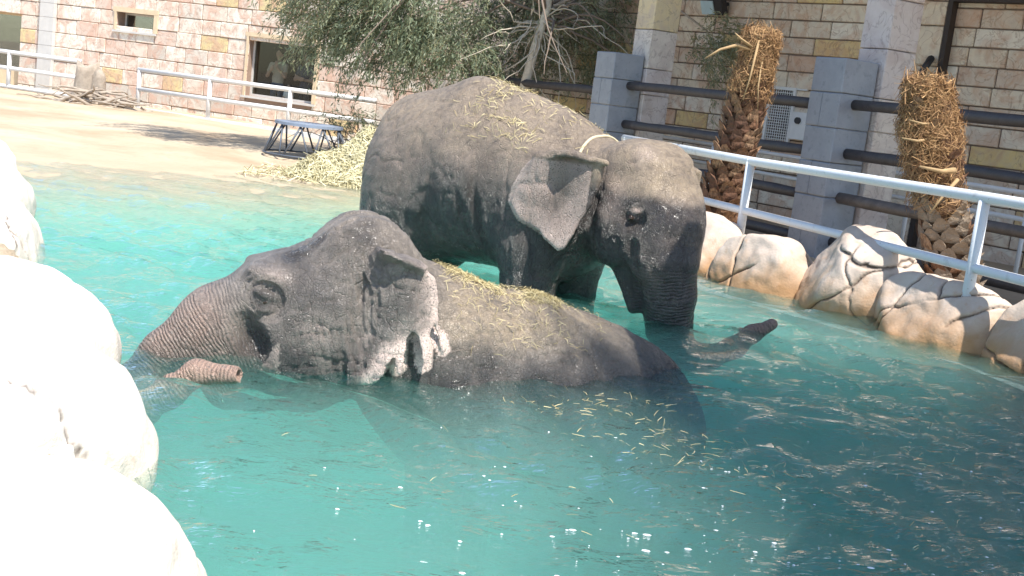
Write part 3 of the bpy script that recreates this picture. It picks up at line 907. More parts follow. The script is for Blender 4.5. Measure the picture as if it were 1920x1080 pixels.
    edge = sstep(.14, .0, d2v) * earm
    nz = vnoise(V * 11) * .5 + .5
    lobes = sstep(.34, .16, z) * sstep(-.02, .1, a)
    topedge = sstep(.28, .40, a) * 1.0
    pink = np.clip(earm * np.clip(edge * .9 * np.clip(topedge + lobes, 0, 1) + 1.0 * lobes * sstep(.12, .05, d2v) + .55 * sstep(.18, .40, a) * sstep(.2, .5, z) * .5 + .06, 0, 1) * (.65 + .5 * nz), 0, 1) * (y < 0)
    pink = np.maximum(pink, .55 * trunk * sstep(-.1, .12, z) * (.6 + .4 * nz))
    pink = np.maximum(pink, .75 * tip)
    pink = np.maximum(pink, .25 * ch)
    wet = np.clip(sstep(.28, .0, z + .12 * vnoise(V * 5)) + .55 * sstep(.0, .45, vnoise(V * 2.6 + 2)) * (a < .45) + .4 * sstep(.1, .5, vnoise(V * 7 + 2)) * (a < .45), 0, 1) * (1 - .5 * trunk) * (1 - .8 * tip) * (1 - .75 * pink)
    earc = earm * sstep(.05, .16, d2v) * sstep(.40, .25, a + .25 * (z - .3)) * (y < 0)
    wet = np.maximum(wet, .75 * earc * (.7 + .5 * nz)); pink = pink * (1 - .8 * earc)
    # eye socket darkened through the mask: moist skin plus painted shade
    brow_highlight = np.exp(-((a + .52) / .09) ** 2 - ((z - .53) / .04) ** 2)  # highlight on the brow, painted pale
    wet = wet * (1 - .9 * brow_highlight); pink = np.maximum(pink, .35 * brow_highlight)
    wet = np.maximum(wet, .75 * sstep(.11, .05, np.hypot(a + .56, (z - .40))) * (side > .2))  # eye socket: moist skin plus painted shade
    dust = np.clip(sstep(.06, .34, z) * sstep(.30, .7, a) * 1.0 + .2 * sstep(.45, .9, z) * (a > -.4) * (1 - earm), 0, 1)
    fold = np.where((z < .22) & (~earm) & (a > .1) & (a < .95), 1 + (z * 1.0 - .35 * a + .03 * vnoise(V * 7)) / .026, 0)
    return V, F, dict(pink=pink, wet=wet, dust=dust, ring=ring, ringa=ringa, fold=fold)  # wet also holds the painted shade of the eye socket
V, F, at = elephant_near()
NEAR = empty('elephant', (-.95, 7.45, 0), math.atan2(.243, .97))
tag(NEAR, 'grey elephant bathing half submerged, ragged pink-fringed ear, trunk tip poking out of the water', 'elephant', 'elephants in the pool')
NV, NF = V, F
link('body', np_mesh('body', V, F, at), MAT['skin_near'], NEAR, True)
def eye_part(root, loc, r):
    vs, fs = [], []
    for i in range(11):
        th = math.pi * i / 10
        for j in range(14):
            ph = 2 * math.pi * j / 14
            vs.append((r * math.sin(th) * math.cos(ph), r * math.sin(th) * math.sin(ph), r * math.cos(th)))
    for i in range(10):
        for j in range(14):
            k = (j + 1) % 14
            fs.append((i*14+j, (i+1)*14+j, (i+1)*14+k, i*14+k))
    m = MB(); m.add(vs, fs)
    return m.build('eye', MAT['eye'], root, True, loc)
eye_part(NEAR, (-.556, -.262, .372), .024)
eye_part(NEAR, (-.556, .262, .372), .024)

# ---- the wader: standing, turned three-quarters to the right, trunk in the water
RO = np.array([1.2, 10.5]); RA = math.radians(145); RX = np.array([math.cos(RA), math.sin(RA)]); RY = np.array([-RX[1], RX[0]])
def wl_(x, y, z):      # pool coordinates -> the wader's own frame
    q = np.array([x, y]) - RO
    return (float(q @ RX), float(q @ RY), z)
EAR_O = np.array(wl_(.60, 10.27, 0)[:2]); EAR_U = np.array([np.array([-.88, .475]) @ RX, np.array([-.88, .475]) @ RY])
EAR_POLY = [(-.05,1.27),(.26,1.31),(.60,1.25),(.70,1.1),(.78,.92),(.79,.82),(.66,.69),(.42,.59),(.25,.47),(.19,.50),(.13,.63),(.08,.77),(.02,.91),(-.04,1.14)]
def elephant_far():
    h = .017
    lo, hi = (-1.25, -1.0, -1.66), (3.55, 1.1, 1.95)
    f = Field(lo, hi, h)
    W = wl_
    # barrel: convex back, deep belly, sloping rump
    f.ell((1.85, 0, .92), (1.12, .66, .81), .2)
    f.ell((1.10, 0, .80), (.66, .58, .72), .25, roty(-12))
    f.ell((2.60, 0, .80), (.68, .62, .80), .25, roty(12))
    f.cone((1.1, 0, 1.42), .13, (2.1, 0, 1.62), .12, .35); f.cone((2.1, 0, 1.62), .12, (2.9, 0, 1.38), .12, .35)
    for s in (-1, 1):
        f.ell((1.05, s * .36, .62), (.36, .25, .62), .12)                                  # shoulder
        f.cone((1.06, s * .36, .45), .27, (1.02, s * .36, -1.46), .205, .12)                # fore leg
        f.ell((2.62, s * .33, .55), (.46, .31, .66), .12)                                  # haunch
        f.cone((2.72, s * .32, .35), .30, (2.82, s * .32, -.45), .215, .12); f.cone((2.82, s * .32, -.45), .215, (2.74, s * .32, -1.46), .205, .1)
    f.cone((3.12, .0, 1.05), .05, (3.32, .02, .5), .045, .08); f.cone((3.32, .02, .5), .045, (3.28, .02, -.1), .03, .05)   # tail
    f.cone((1.0, 0, .92), .56, W(.86, 10.86, 1.0), .40, .25)                               # neck
    # head, turned further toward the camera
    R55 = rotz(-20)
    f.ell(W(.98, 10.74, 1.10), (.36, .42, .37), .15, R55)
    for s in (-1, 1):
        f.ell(W(1.06 - .82 * .14 * s, 10.62 - .57 * .14 * s, 1.28), (.26, .20, .20), .14)  # domes
        f.ell(W(1.18 - .82 * .23 * s, 10.42 - .57 * .23 * s, .98), (.17, .12, .16), .10)   # brow
        f.ell(W(.98 - .82 * .24 * s, 10.60 - .57 * .24 * s, .74), (.32, .17, .34), .12, R55)   # cheek
        f.ell(W(1.20 - .82 * .17 * s, 10.34 - .57 * .17 * s, .58), (.15, .12, .20), .1)    # tusk sheath
    f.ell(W(1.19, 10.48, 1.02), (.27, .33, .36), .15, R55)
    f.ell(W(1.27, 10.36, .80), (.25, .27, .30), .15, R55)
    path = [W(1.26, 10.32, .80), W(1.28, 10.25, .52), W(1.33, 10.27, .22), W(1.37, 10.32, -.05), W(1.48, 10.36, -.26), W(1.72, 10.38, -.30), W(1.96, 10.36, -.17), W(2.09, 10.34, -.03), W(2.24, 10.34, .075)]
    rad = [.27, .245, .215, .185, .145, .11, .085, .068, .056]
    for i in range(len(path) - 1): f.cone(path[i], rad[i], path[i+1], rad[i+1], .08 if i else .14)
    f.cone(W(1.0, 10.55, .52), .22, W(1.06, 10.40, .08), .065, .1)                         # lower jaw with hanging lip
    sx, sy = -.82, -.57
    f.ell(W(1.20 + sx * .34, 10.36 + sy * .34, .84), (.075, .075, .06), .07, None, True)
    f.ell(W(1.17 + sx * .285, 10.37 + sy * .285, .842), (.05, .04, .035), .05)
    f.ell(W(1.17 + sx * .27, 10.36 + sy * .27, .895), (.07, .05, .03), .04)
    f.cone(W(1.10 + sx * .2, 10.25 + sy * .2, .62), .03, W(1.12 + sx * .12, 10.22 + sy * .12, .15), .03, .08, True)   # crease between trunk and jaw
    f.ell(W(.80 + sx * .36, 10.62 + sy * .36, .98), (.07, .10, .24), .1, None, True)
    P, D = f.P, f.D
    near0 = np.abs(D) < .1
    p = P[near0]; ad = 0
    for s in (-1, 1):      # creases behind the shoulder and in front of the haunch
        ad = ad + .035 * np.exp(-((p[:, 0] - 1.50 - .18 * (p[:, 2] - .5)) / .04) ** 2) * sstep(.25, .5, s * p[:, 1]) * sstep(1.05, .7, p[:, 2])
        ad = ad + .02 * np.exp(-((p[:, 0] - 1.66 - .25 * (p[:, 2] - .5)) / .03) ** 2) * sstep(.25, .5, s * p[:, 1]) * sstep(.95, .6, p[:, 2])
        ad = ad + .025 * np.exp(-((p[:, 0] - 2.16 + .25 * (p[:, 2] - .5)) / .06) ** 2) * sstep(.25, .5, s * p[:, 1]) * sstep(1.0, .6, p[:, 2])
    D[near0] += (ad + .014 * vnoise(p * 2.2)).astype(np.float32)
    # ear sheets, camera side and far side
    for s in (1, -1):
        ul = EAR_U.copy(); o = EAR_O.copy()
        if s < 0:      # mirrored about the head's own midline
            fwd = np.array([-math.cos(math.radians(20)), math.sin(math.radians(20))]); nrm = np.array([-fwd[1], fwd[0]])
            hc = np.array(W(1.0, 10.65, 0)[:2])
            o = o - 2 * nrm * ((o - hc) @ nrm); ul = ul - 2 * nrm * (ul @ nrm)
        nl = np.array([ul[1], -ul[0]])
        if nl[1] * s < 0: nl = -nl
        ce = o + ul * .35
        sl = f.sl((ce[0] - .75, ce[1] - .75, .35), (ce[0] + .75, ce[1] + .75, 1.45))
        p = P[sl]; q0, q1 = p[..., 0] - o[0], p[..., 1] - o[1]
        U = q0 * ul[0] + q1 * ul[1]; Wd = q0 * nl[0] + q1 * nl[1]; Z = p[..., 2]
        m = (U > -.2) & (U < .95) & (np.abs(Wd) < .4)
        U, Wd, Z = U[m], Wd[m], Z[m]
        d2 = sd_poly(U, Z, EAR_POLY)
        g = .03 * np.sin(np.clip(U / .8, 0, 1) * 3.14) + .024 * np.sin(U * 13 + Z * 6) * sstep(.1, .4, U) - .02 * np.exp(-((U - .3) / .11) ** 2 - ((Z - .9) / .17) ** 2) + .05 * sstep(.9, .5, Z)
        dd = np.abs(Wd - g) - (.019 + .02 * sstep(.3, 0, U))
        cur = f.D[sl][m]; cur = smin(cur, smax(d2, dd, .03).astype(np.float32), .05)
        pts = np.stack([U, Wd, Z], -1)
        A3 = [(-.08, .03, 1.265), (.26, .085, 1.295), (.58, .03, 1.24)]     # folded-over top rim: a shelf sticking out
        for p_, q_ in (zip(A3[:-1], A3[1:]) if s > 0 else ()): cur = smin(cur, sd_cone(pts, p_, .026, q_, .026), .03)
        shelf = smax(sd_poly(U, Wd, [(-.08, .0), (-.08, .03), (.1, .07), (.26, .085), (.42, .07), (.58, .03), (.58, 0)]), np.abs(Z - 1.275 - .04 * np.exp(-((U - .26) / .2) ** 2)) - .02, .02)
        if s > 0: cur = smin(cur, shelf.astype(np.float32), .02)
        tmp = f.D[sl]; tmp[m] = cur; f.D[sl] = tmp
    V, F = f.mesh()
    N = vnormals(V, F)
    a, y, z = V.T
    disp = .006 * vnoise(V * np.array([7, 7, 12])) + .008 * vnoise(V * np.array([3.5, 3.5, 5]))
    wr_ = 1 - np.abs(vnoise(V * np.array([6, 6, 3.5]) + 3)); wr2 = 1 - np.abs(vnoise(V * np.array([14, 14, 9]) + 8))
    disp += -.010 * np.clip(wr_ - .82, 0, 1) / .18 - .004 * np.clip(wr2 - .8, 0, 1) / .2
    V = V + N * disp[:, None]
    s, dist = ring_attr(V, path)
    headside = (a < .55)
    ring = s / .030
    ringa = (dist < .30) * headside * sstep(.62, .25, z) * .9
    q = V[:, :2] - EAR_O; nl = np.array([-EAR_U[1], EAR_U[0]])
    if nl[1] < 0: nl = -nl
    U = q @ EAR_U; Wd = q @ nl
    earm = (np.abs(Wd) < .14) & (U > .05) & (sd_poly(U.astype(np.float32), z.astype(np.float32), EAR_POLY) < .02) & (z < 1.225)
    nz = vnoise(V * 8) * .5 + .5
    dark = np.exp(-((U - .33 + .35 * (z - .9)) / .10) ** 2 - ((z - .93) / .2) ** 2)
    pink = np.clip(earm * (.50 - .6 * dark + .3 * sstep(.75, .5, z) + .25 * sstep(.6, .75, U)) * (.7 + .4 * nz), 0, 1)
    tip = (s > 1.55) & (dist < .12) & (z > -.1)
    pink = np.maximum(pink, .5 * tip)
    # pale worn patches on the temple, cheek and brow
    def spot(x_, y_, z_, r):
        return np.exp(-(np.linalg.norm((V - np.array(W(x_, y_, z_))), axis=1) / r) ** 2)
    pale = .9 * spot(1.12 + sx * .18, 10.44 + sy * .18, 1.36, .10) + .7 * spot(1.02 + sx * .33, 10.50 + sy * .33, 1.12, .11) + .7 * spot(1.0 + sx * .36, 10.46 + sy * .36, .86, .10) + 1.0 * spot(1.17 + sx * .27, 10.34 + sy * .27, .91, .045) + .35 * spot(1.3 + sx * .2, 10.1, .38, .13)
    pale = pale * (.55 + .6 * nz)
    nse = .10 * vnoise(V * 3.3) + .05 * vnoise(V * 9)
    wet_body = sstep(1.15, .78, z + nse)
    rump_dry = np.exp(-((a - 2.62) / .42) ** 4) * sstep(.50, .85, z + nse) * (y > .1)
    wet_body = wet_body * (1 - .75 * rump_dry)
    # head: dry tan forehead; lower face and trunk soaked, with cast shade painted in
    fw2 = (V[:, :2] - np.array(W(1.0, 10.65, 0)[:2])) @ np.array([-math.cos(math.radians(20)), math.sin(math.radians(20))])
    wet_shade_head = sstep(1.06, .98, z + .6 * nse - .12 * sstep(.2, -.1, fw2))
    wet = np.where(a < .62, wet_shade_head, wet_body)
    wet = np.clip(wet * (1 - .85 * earm) * (1 - np.clip(pale, 0, 1)) * (1 - .7 * tip), 0, 1)
    dust = np.clip(sstep(.95, 1.5, z + nse) * .75 + (a < .4) * sstep(.95, 1.2, z) * sstep(-.05, .25, fw2) * 1.0, 0, 1) * (~earm)
    pinkall = np.clip(np.maximum(pink, .5 * np.clip(pale, 0, 1)), 0, 1)
    return V, F, dict(pink=pinkall, wet=wet, dust=dust, ring=ring, ringa=ringa, fold=np.zeros(len(V)))  # wet also holds the shade painted on lower face and trunk
V, F, at = elephant_far()
FAR = empty('elephant', (RO[0], RO[1], 0), RA)
tag(FAR, 'dark brown-grey elephant standing in the pool with its trunk lowered into the water', 'elephant', 'elephants in the pool')
FV, FF = V, F
link('body', np_mesh('body', V, F, at), MAT['skin_far'], FAR, True)
eye_part(FAR, wl_(1.17 - .82 * .315, 10.37 - .57 * .315, .842), .024)
eye_part(FAR, wl_(1.17 + .82 * .315, 10.37 + .57 * .315, .842), .024)
# cream rope round its neck, resting on the skin behind the ears
def to_world(o, p): return np.array(o.matrix_basis @ Vector(p))
c0 = np.array(wl_(.74, 10.98, 1.0)); pts = []
rel = FV - c0
for th in np.linspace(0, 2 * math.pi, 80):
    dn = np.array([.12 * math.sin(th), math.cos(th), math.sin(th)]); dn /= np.linalg.norm(dn)
    proj = rel @ dn; perp = np.linalg.norm(rel - proj[:, None] * dn, axis=1)
    k = proj[(perp < .04) & (proj > .15)]
    pts.append(c0 + dn * ((k.min() if len(k) else .5) + (.03 if math.sin(th) > .2 else -.04)))
pts = np.array(pts)
for _ in range(3): pts[1:-1] = .25 * pts[:-2] + .5 * pts[1:-1] + .25 * pts[2:]
m = MB(); m.tube(np.array([to_world(FAR, p) for p in pts]), .014, 8)
tag(m.build('neck_rope', MAT['rope'], None, True), 'cream rope looped round the neck of the standing elephant', 'rope')

# ------------------------------------------------------------------ boulders round the pool
def boulder(c, r, planes, cracks, seed, h=.016, yaw=0.0, k=.05, rough=.02, facets=9):
    """chiselled boulder: ellipsoid cut by planes, with carved cracks; own frame at its base"""
    r = np.array(r, float)
    lo, hi = -r * 1.12, r * 1.12
    P = grid(lo, hi, h)
    D = sd_ell(P, (0, 0, 0), r)
    D = smax(D, np.abs(P[..., 2]) - r[2] * .93, .12)
    pr_ = np.random.default_rng(seed * 7 + 1); planes = list(planes)
    for q in range(facets):
        n = pr_.normal(size=3); n[2] = abs(n[2]) * .7; n /= np.linalg.norm(n)
        planes.append((n, float(np.linalg.norm(n * r)) * pr_.uniform(.78, .90)))
    for n, d in planes:
        n = np.array(n, float); n /= np.linalg.norm(n)
        D = smax(D, (P @ n.astype(np.float32)) - d, k)
    m = np.abs(D) < .12
    p = P[m]
    w = .11 * vnoise(p * 1.6 + seed) + .04 * vnoise(p * 5 + seed) + .012 * vnoise(p * 14 + seed)
    gate = sstep(-.25, .05, vnoise(p * 2.1 + seed * 1.7))
    add = rough * 2.2 * fbm(p * 2.2 + seed * 3.1, 3) + rough * .5 * vnoise(p * 11 + seed)
    cr = np.zeros(len(p))
    for n, d in cracks:
        n = np.array(n, float); n /= np.linalg.norm(n)
        cr = np.maximum(cr, np.exp(-(((p @ n) - d + w) / .012) ** 2))
    D[m] += (add + .035 * cr * gate).astype(np.float32)
    V, F = surface_nets(D, lo, h)
    w = .11 * vnoise(V * 1.6 + seed) + .04 * vnoise(V * 5 + seed) + .012 * vnoise(V * 14 + seed)
    gate = sstep(-.25, .05, vnoise(V * 2.1 + seed * 1.7))
    ca = np.zeros(len(V))
    for n, d in cracks:
        n = np.array(n, float); n /= np.linalg.norm(n)
        ca = np.maximum(ca, np.exp(-(((V @ n) - d + w) / .0085) ** 2))
    me = np_mesh('boulder', V, F, {'crack': ca * .9 * gate})
    return me
def put_boulder(me, mat, loc, yaw, lab, group, tilt=0.0):
    o = link('boulder', me, MAT[mat], None, True, loc)
    o.rotation_euler = (tilt, 0, math.radians(yaw))
    tag(o, lab, 'boulder', group)
RG = 'boulders edging the pool below the white railing'
# frame of the right bank: local x runs along the bank (away to near-right), -y faces the water
BK = -58
def rb(c, r, planes, cracks, seed, lab, yaw=BK, rough=.022): put_boulder(boulder(c, r, planes, cracks, seed, rough=rough), 'rock', c, yaw, lab, RG)
rb((2.12, 14.45, .15), (.86, .62, .58), [((.1, -.8, .55), .44), ((-.2, .1, 1), .50), ((.9, -.2, .35), .62)], [((.9, .1, -.35), .05), ((.3, .2, .9), -.05)], 1, 'cream boulder with brown foot directly beside the lowered elephant trunk')
rb((2.72, 13.35, .10), (.82, .58, .52), [((0, -.85, .5), .40), ((-.3, .2, 1), .44), ((.85, .1, .5), .60), ((-.8, -.4, .4), .6)], [((1, .0, .25), -.38), ((.5, -.2, -.8), .02), ((.9, .2, .1), -.18)], 2, 'low broad cream boulder with a sunlit flat top, between two taller boulders')
rb((3.50, 12.38, .26), (.78, .60, .66), [((-.45, -.75, .45), .40), ((.1, -.5, .85), .48), ((.9, -.1, .3), .62), ((-.8, .1, .6), .56)], [((.6, .2, -.75), .10), ((.2, -.1, 1), .40), ((1, 0, .5), .32)], 3, 'tallest slanted boulder rising to a bright peak in front of the lower white rail')
rb((4.05, 11.28, .08), (.92, .62, .56), [((-.1, -.8, .6), .42), ((.0, .1, 1), .47), ((.8, -.3, .4), .72)], [((.55, -.1, -.8), .12), ((.9, 0, .35), .20), ((-.4, .1, .9), .18), ((.9, .1, -.4), -.45)], 4, 'wide cracked pinkish boulder with split lines, below the white rail post')
rb((4.62, 10.32, .10), (.62, .56, .54), [((-.2, -.8, .5), .42), ((.1, 0, 1), .46)], [((.95, .1, .2), .08), ((.2, 0, 1), -.1)], 5, 'rounded pale boulder with one vertical crack beside the wide cracked boulder')
rb((4.92, 9.40, .08), (.70, .58, .52), [((-.1, -.8, .5), .42)], [((.9, .1, .3), -.1)], 6, 'rust-footed boulder next to the rounded pale boulder with one vertical crack')
rb((1.15, 15.85, .12), (.80, .6, .55), [((.1, -.8, .5), .44)], [((.9, .1, -.3), .1)], 7, 'cream boulder hidden behind the standing elephant')
LG = 'sun-bleached boulders on the visitor side of the pool'
def lb(c, r, planes, cracks, seed, lab, yaw): put_boulder(boulder(c, r, planes, cracks, seed, h=.03, rough=.03, k=.16, facets=3), 'rock_pale', c, yaw, lab, LG)
lb((-6.75, 13.2, .08), (1.5, 1.15, .66), [], [((.3, .9, .2), .3)], 11, 'white boulder at the corner of the sandy beach', 60)
lb((-5.75, 11.25, .08), (1.35, 1.0, .62), [], [], 19, 'white boulder between the cracked boulder and the beach corner boulder', 60)
lb((-4.95, 9.30, .05), (1.55, 1.10, .68), [((.2, -.2, 1), .60)], [((.9, .2, -.3), .35), ((.5, .8, .3), -.3)], 12, 'white boulder with a short dark crack beside the smooth round one', 58)
lb((-3.18, 6.25, .0), (1.25, .92, .62), [((0, .1, 1), .54)], [((.9, .1, .4), -.5)], 13, 'smooth round white boulder beside the submerged trunk', 55)
lb((-2.33, 4.62, .02), (1.10, .80, .62), [((.1, 0, 1), .55)], [((.3, .9, .2), -.35)], 14, 'bulging white boulder with faint brown flecks', 55)
lb((-1.66, 3.10, -.02), (1.25, .86, .60), [((-.1, .1, 1), .50)], [((.8, .5, .2), -.5)], 15, 'largest smooth white boulder, last in its row away from the beach', 58)
lb((-3.4, 4.35, .05), (1.5, 1.1, .66), [], [((.3, .9, .2), .3)], 16, 'white boulder in the second row above the flecked boulder', 40)
lb((-5.6, 7.6, .05), (1.6, 1.2, .62), [], [((.8, .5, .2), -.3)], 17, 'white boulder in the second row above the cracked boulder', 50)
lb((-2.9, 2.6, .05), (1.3, 1.0, .62), [], [], 18, 'white boulder in the second row above the largest boulder', 50)
# dark concrete lip under the right bank
m = MB()
ys = np.array([6, 8.5, 9.6, 10.5, 11.7, 12.9, 13.3, 15, 16.5]); 
pts = [(float(x_right(y)) - .22, y) for y in ys]; back = [(float(x_right(y)) + .25, y + .1) for y in ys]
vs = []; fs = []
for (x0, y0), (x1, y1) in zip(pts, back): vs += [(x0, y0, -2.4), (x0, y0, -.10), (x1, y1, -.10), (x1, y1, -2.4)]
for i in range(len(ys) - 1):
    for j in range(3): fs.append((i*4+j, i*4+j+1, i*4+4+j+1, i*4+4+j))
m.add(vs, fs); o = m.build('pool_edge', MAT['concrete']); tag(o, 'grey concrete lip of the pool under the boulders', kind='structure')

# ------------------------------------------------------------------ white railings
def wpipe(parent, name, pts, r, mat='white_paint', seg=14):
    return MB().tube(pts, r, seg).build(name, MAT[mat], parent, True)
p0, p1 = np.array([2.60, 14.5]), np.array([4.05, 10.9]); dr = (p1 - p0) / np.linalg.norm(p1 - p0)
o = empty('railing', (p0[0], p0[1], 0), math.atan2(dr[1], dr[0])); tag(o, 'chunky white pipe railing standing on the boulders beside the pool', 'railing')
L = float(np.linalg.norm(p1 - p0))
wpipe(o, 'top_rail', [(-3.4, 0, 1.30), (0, 0, 1.295), (L, 0, 1.34), (L + 3.4, 0, 1.36)], .052)
wpipe(o, 'lower_rail', [(-3.4, 0, .71), (0, 0, .71), (L, 0, .71), (L + 3.4, 0, .70)], .045)
for x in (-3.3, 0, L, L + 3.3): wpipe(o, 'post', [(x, .0, .05), (x, 0, 1.32)], .052)
def rail_fence(a, b, posts, zs, lab, mat, zb=.25, r=.054, zt=1.22):
    a, b = np.array(a), np.array(b); d = (b - a) / np.linalg.norm(b - a); L = float(np.linalg.norm(b - a))
    o = empty('railing', (a[0], a[1], 0), math.atan2(d[1], d[0])); tag(o, lab, 'railing', 'white paddock railings by the pink stone wall')
    for z in zs: wpipe(o, 'rail', [(-.0, 0, z), (L, 0, z)], r, mat, 10)
    for f in posts: wpipe(o, 'post', [(f * L, 0, zb), (f * L, 0, zt)], r, mat, 10)
    return o
rail_fence((-9.40, 29.32), (-3.38, 26.5), (0.006, .325, .665), (1.215, .76), 'white two-bar railing in front of the window with people', 'dirty_white')
wpipe(bpy.data.objects['railing.001'], 'foot_rail', [(0, 0, .30), (2.1, 0, .30)], .03, 'dirty_white', 10)
rail_fence((-15.0, 31.9), (-11.15, 30.3), (.45,), (1.22, .82, .36), 'white three-bar railing ending at the dead tree stump', 'white_paint')
# plinth strip along that fence foot
m = MB(); q = np.array([-9.4, 29.32]); e = np.array([-3.3, 26.45]); d_ = (e - q) / np.linalg.norm(e - q); n_ = np.array([-d_[1], d_[0]])
cs = [q - n_ * .06, e - n_ * .06, e + n_ * .10, q + n_ * .10]
m.add([(x, y, .15) for x, y in cs] + [(x, y, .33) for x, y in cs], [(0,3,2,1),(4,5,6,7),(0,1,5,4),(1,2,6,5),(2,3,7,6),(3,0,4,7)])
tag(m.build('kerb', MAT['dirty_white']), 'low pale kerb at the foot of the two-bar railing', kind='structure')

# ------------------------------------------------------------------ elephant stool on a lattice of rods
st = empty('elephant_stool', (-4.02, 22.4, .15), math.radians(-14)); tag(st, 'round dark blue steel stool on splayed rods beside the hay', 'stool')
m = MB(); n = 20; R = .62; RB = .78; HT = .60
m.add([(R*math.cos(2*math.pi*i/n), R*math.sin(2*math.pi*i/n), HT) for i in range(n)] + [(R*math.cos(2*math.pi*i/n), R*math.sin(2*math.pi*i/n), HT-.05) for i in range(n)],
      [tuple(range(n)), tuple(range(2*n-1, n-1, -1))] + [(i, n+i, n+(i+1) % n, (i+1) % n) for i in range(n)])
m.build('top', MAT['stool_top'], st)
for i in range(9):
    a0 = 2*math.pi*i/9
    for s in (-1, 1):
        a1 = a0 + s * .30
        MB().tube([((R-.05)*math.cos(a0), (R-.05)*math.sin(a0), HT-.045), (RB*math.cos(a1), RB*math.sin(a1), .01)], .017, 6).build('leg', MAT['steel_dark'], st, True)
th = np.linspace(0, 2*math.pi, 33)
MB().tube(np.stack([RB*np.cos(th), RB*np.sin(th), 0*th+.02], 1), .018, 6, False).build('base_ring', MAT['steel_dark'], st, True)

# ------------------------------------------------------------------ hay heap and scattered straw
def strands(pos, nrm, length, width, lift, rng, aim=None, spread=1.0, curl=.15):
    """bent straw blades: two quads each, lying on a surface"""
    n = len(pos)
    t = rng.normal(size=(n, 3)) * spread
    if aim is not None: t += aim
    t -= (t * nrm).sum(1)[:, None] * nrm * rng.uniform(.55, 1.0, n)[:, None]
    t /= np.linalg.norm(t, axis=1)[:, None] + 1e-9
    b = np.cross(nrm, t); b /= np.linalg.norm(b, axis=1)[:, None] + 1e-9
    L = length * rng.uniform(.5, 1.5, n)[:, None]; w = width * rng.uniform(.7, 1.3, n)[:, None]
    p0 = pos - t * L * .5 + nrm * lift * rng.uniform(.2, 1.2, n)[:, None]
    p2 = pos + t * L * .5 + nrm * lift * rng.uniform(.2, 1.2, n)[:, None] + b * rng.normal(size=(n, 1)) * L * curl
    p1 = pos + nrm * lift * rng.uniform(.6, 1.8, n)[:, None] + b * rng.normal(size=(n, 1)) * L * curl * .6
    tw = rng.uniform(-.8, .8, n)[:, None]
    bw = b * np.cos(tw) + nrm * np.sin(tw)
    q1 = np.stack([p0 - bw*w, p0 + bw*w, p1 + bw*w, p1 - bw*w], 1)
    q2 = np.stack([p1 - bw*w, p1 + bw*w, p2 + bw*w*.6, p2 - bw*w*.6], 1)
    return q1, q2
def straw_obj(name, pos, nrm, length, width, lift, mat, rng, parent=None, **kw):
    q1, q2 = strands(pos, nrm, length, width, lift, rng, **kw)
    tint = np.clip(rng.normal(.55, .28, len(pos)), 0, 1)
    m = MB(); m.quads(q1, tint); m.quads(q2, tint)
    return m.build(name, MAT[mat], parent)
hp = empty('hay_pile', (-2.85, 19.75, .0)); tag(hp, 'heap of pale yellow hay on the sand behind the standing elephant', 'hay')
def hay_z(x, y):
    d = np.sqrt(((x - .25) / 1.15) ** 2 + (y / .95) ** 2)
    z = .92 * np.clip(1 - d, 0, 1) ** 1.15
    z2 = .45 * np.clip(1 - np.sqrt(((x + .35) / .7) ** 2 + ((y + .1) / .75) ** 2), 0, 1)
    return np.maximum(z, z2) + .10 * vnoise(np.stack([x * 2.2, y * 2.2, 0 * x], -1)) * sstep(0, .25, np.maximum(z, z2)) - .02
gx_ = np.linspace(-1.5, 1.6, 60); XX, YY = np.meshgrid(gx_, np.linspace(-1.2, 1.2, 50), indexing='ij'); ZZ = hay_z(XX, YY)
V = np.stack([XX, YY, ZZ], -1).reshape(-1, 3); ii = (np.arange(59)[:, None] * 50 + np.arange(49)[None]).ravel()
link('mound', np_mesh('mound', V, np.stack([ii, ii+50, ii+51, ii+1], 1)), MAT['hay_core'], hp, True)
rg = np.random.default_rng(21); n = 9000
x = rg.uniform(-1.5, 1.55, n); y = rg.uniform(-1.2, .9, n); z = hay_z(x, y); keep = (z > .03) | (rg.random(n) < .10); x, y, z = x[keep], y[keep], np.maximum(z[keep], .015)
e = .03; nr = np.stack([-(hay_z(x+e, y) - hay_z(x-e, y)) / (2*e), -(hay_z(x, y+e) - hay_z(x, y-e)) / (2*e), np.ones_like(x)], 1); nr /= np.linalg.norm(nr, axis=1)[:, None]
o = straw_obj('straw', np.stack([x, y, z], 1), nr, .24, .0065, .05, 'hay', rg, hp, curl=.25); o['kind'] = 'stuff'

def on_skin(V, F, mask, n, rng):
    c = V[F].mean(1); N = np.cross(V[F[:, 2]] - V[F[:, 0]], V[F[:, 3]] - V[F[:, 1]]); N /= np.linalg.norm(N, axis=1)[:, None] + 1e-9
    w = mask(c, N); w = np.clip(w, 0, None); i = rng.choice(len(c), n, p=w / w.sum())
    return c[i] + rng.normal(0, .006, (n, 3)), N[i]
def world_of(o, p, d=False):
    a = o.rotation_euler.z; R = np.array([[math.cos(a), -math.sin(a), 0], [math.sin(a), math.cos(a), 0], [0, 0, 1]])
    q = p @ R.T
    return q if d else q + np.array(o.location)
rg = np.random.default_rng(8)
def mk(c, N):      # thick along the spine of the bather, thinning down the flank
    ridge = np.interp(c[:, 0], [.35, 1.1, 2.2], [.02, .20, .52])
    d = np.abs(c[:, 1] - ridge)
    return (N[:, 2] > .25) * (np.exp(-(d / .10) ** 2) * 1.0 + .10 * np.exp(-(d / .30) ** 2)) * sstep(.45, .62, c[:, 0]) * sstep(1.75, 1.25, c[:, 0]) * (c[:, 2] > .12) * (.25 + 1.5 * (vnoise(c * 4) > -.05))
p, N = on_skin(NV, NF, mk, 3000, rg); p, N = world_of(NEAR, p), world_of(NEAR, N, True)
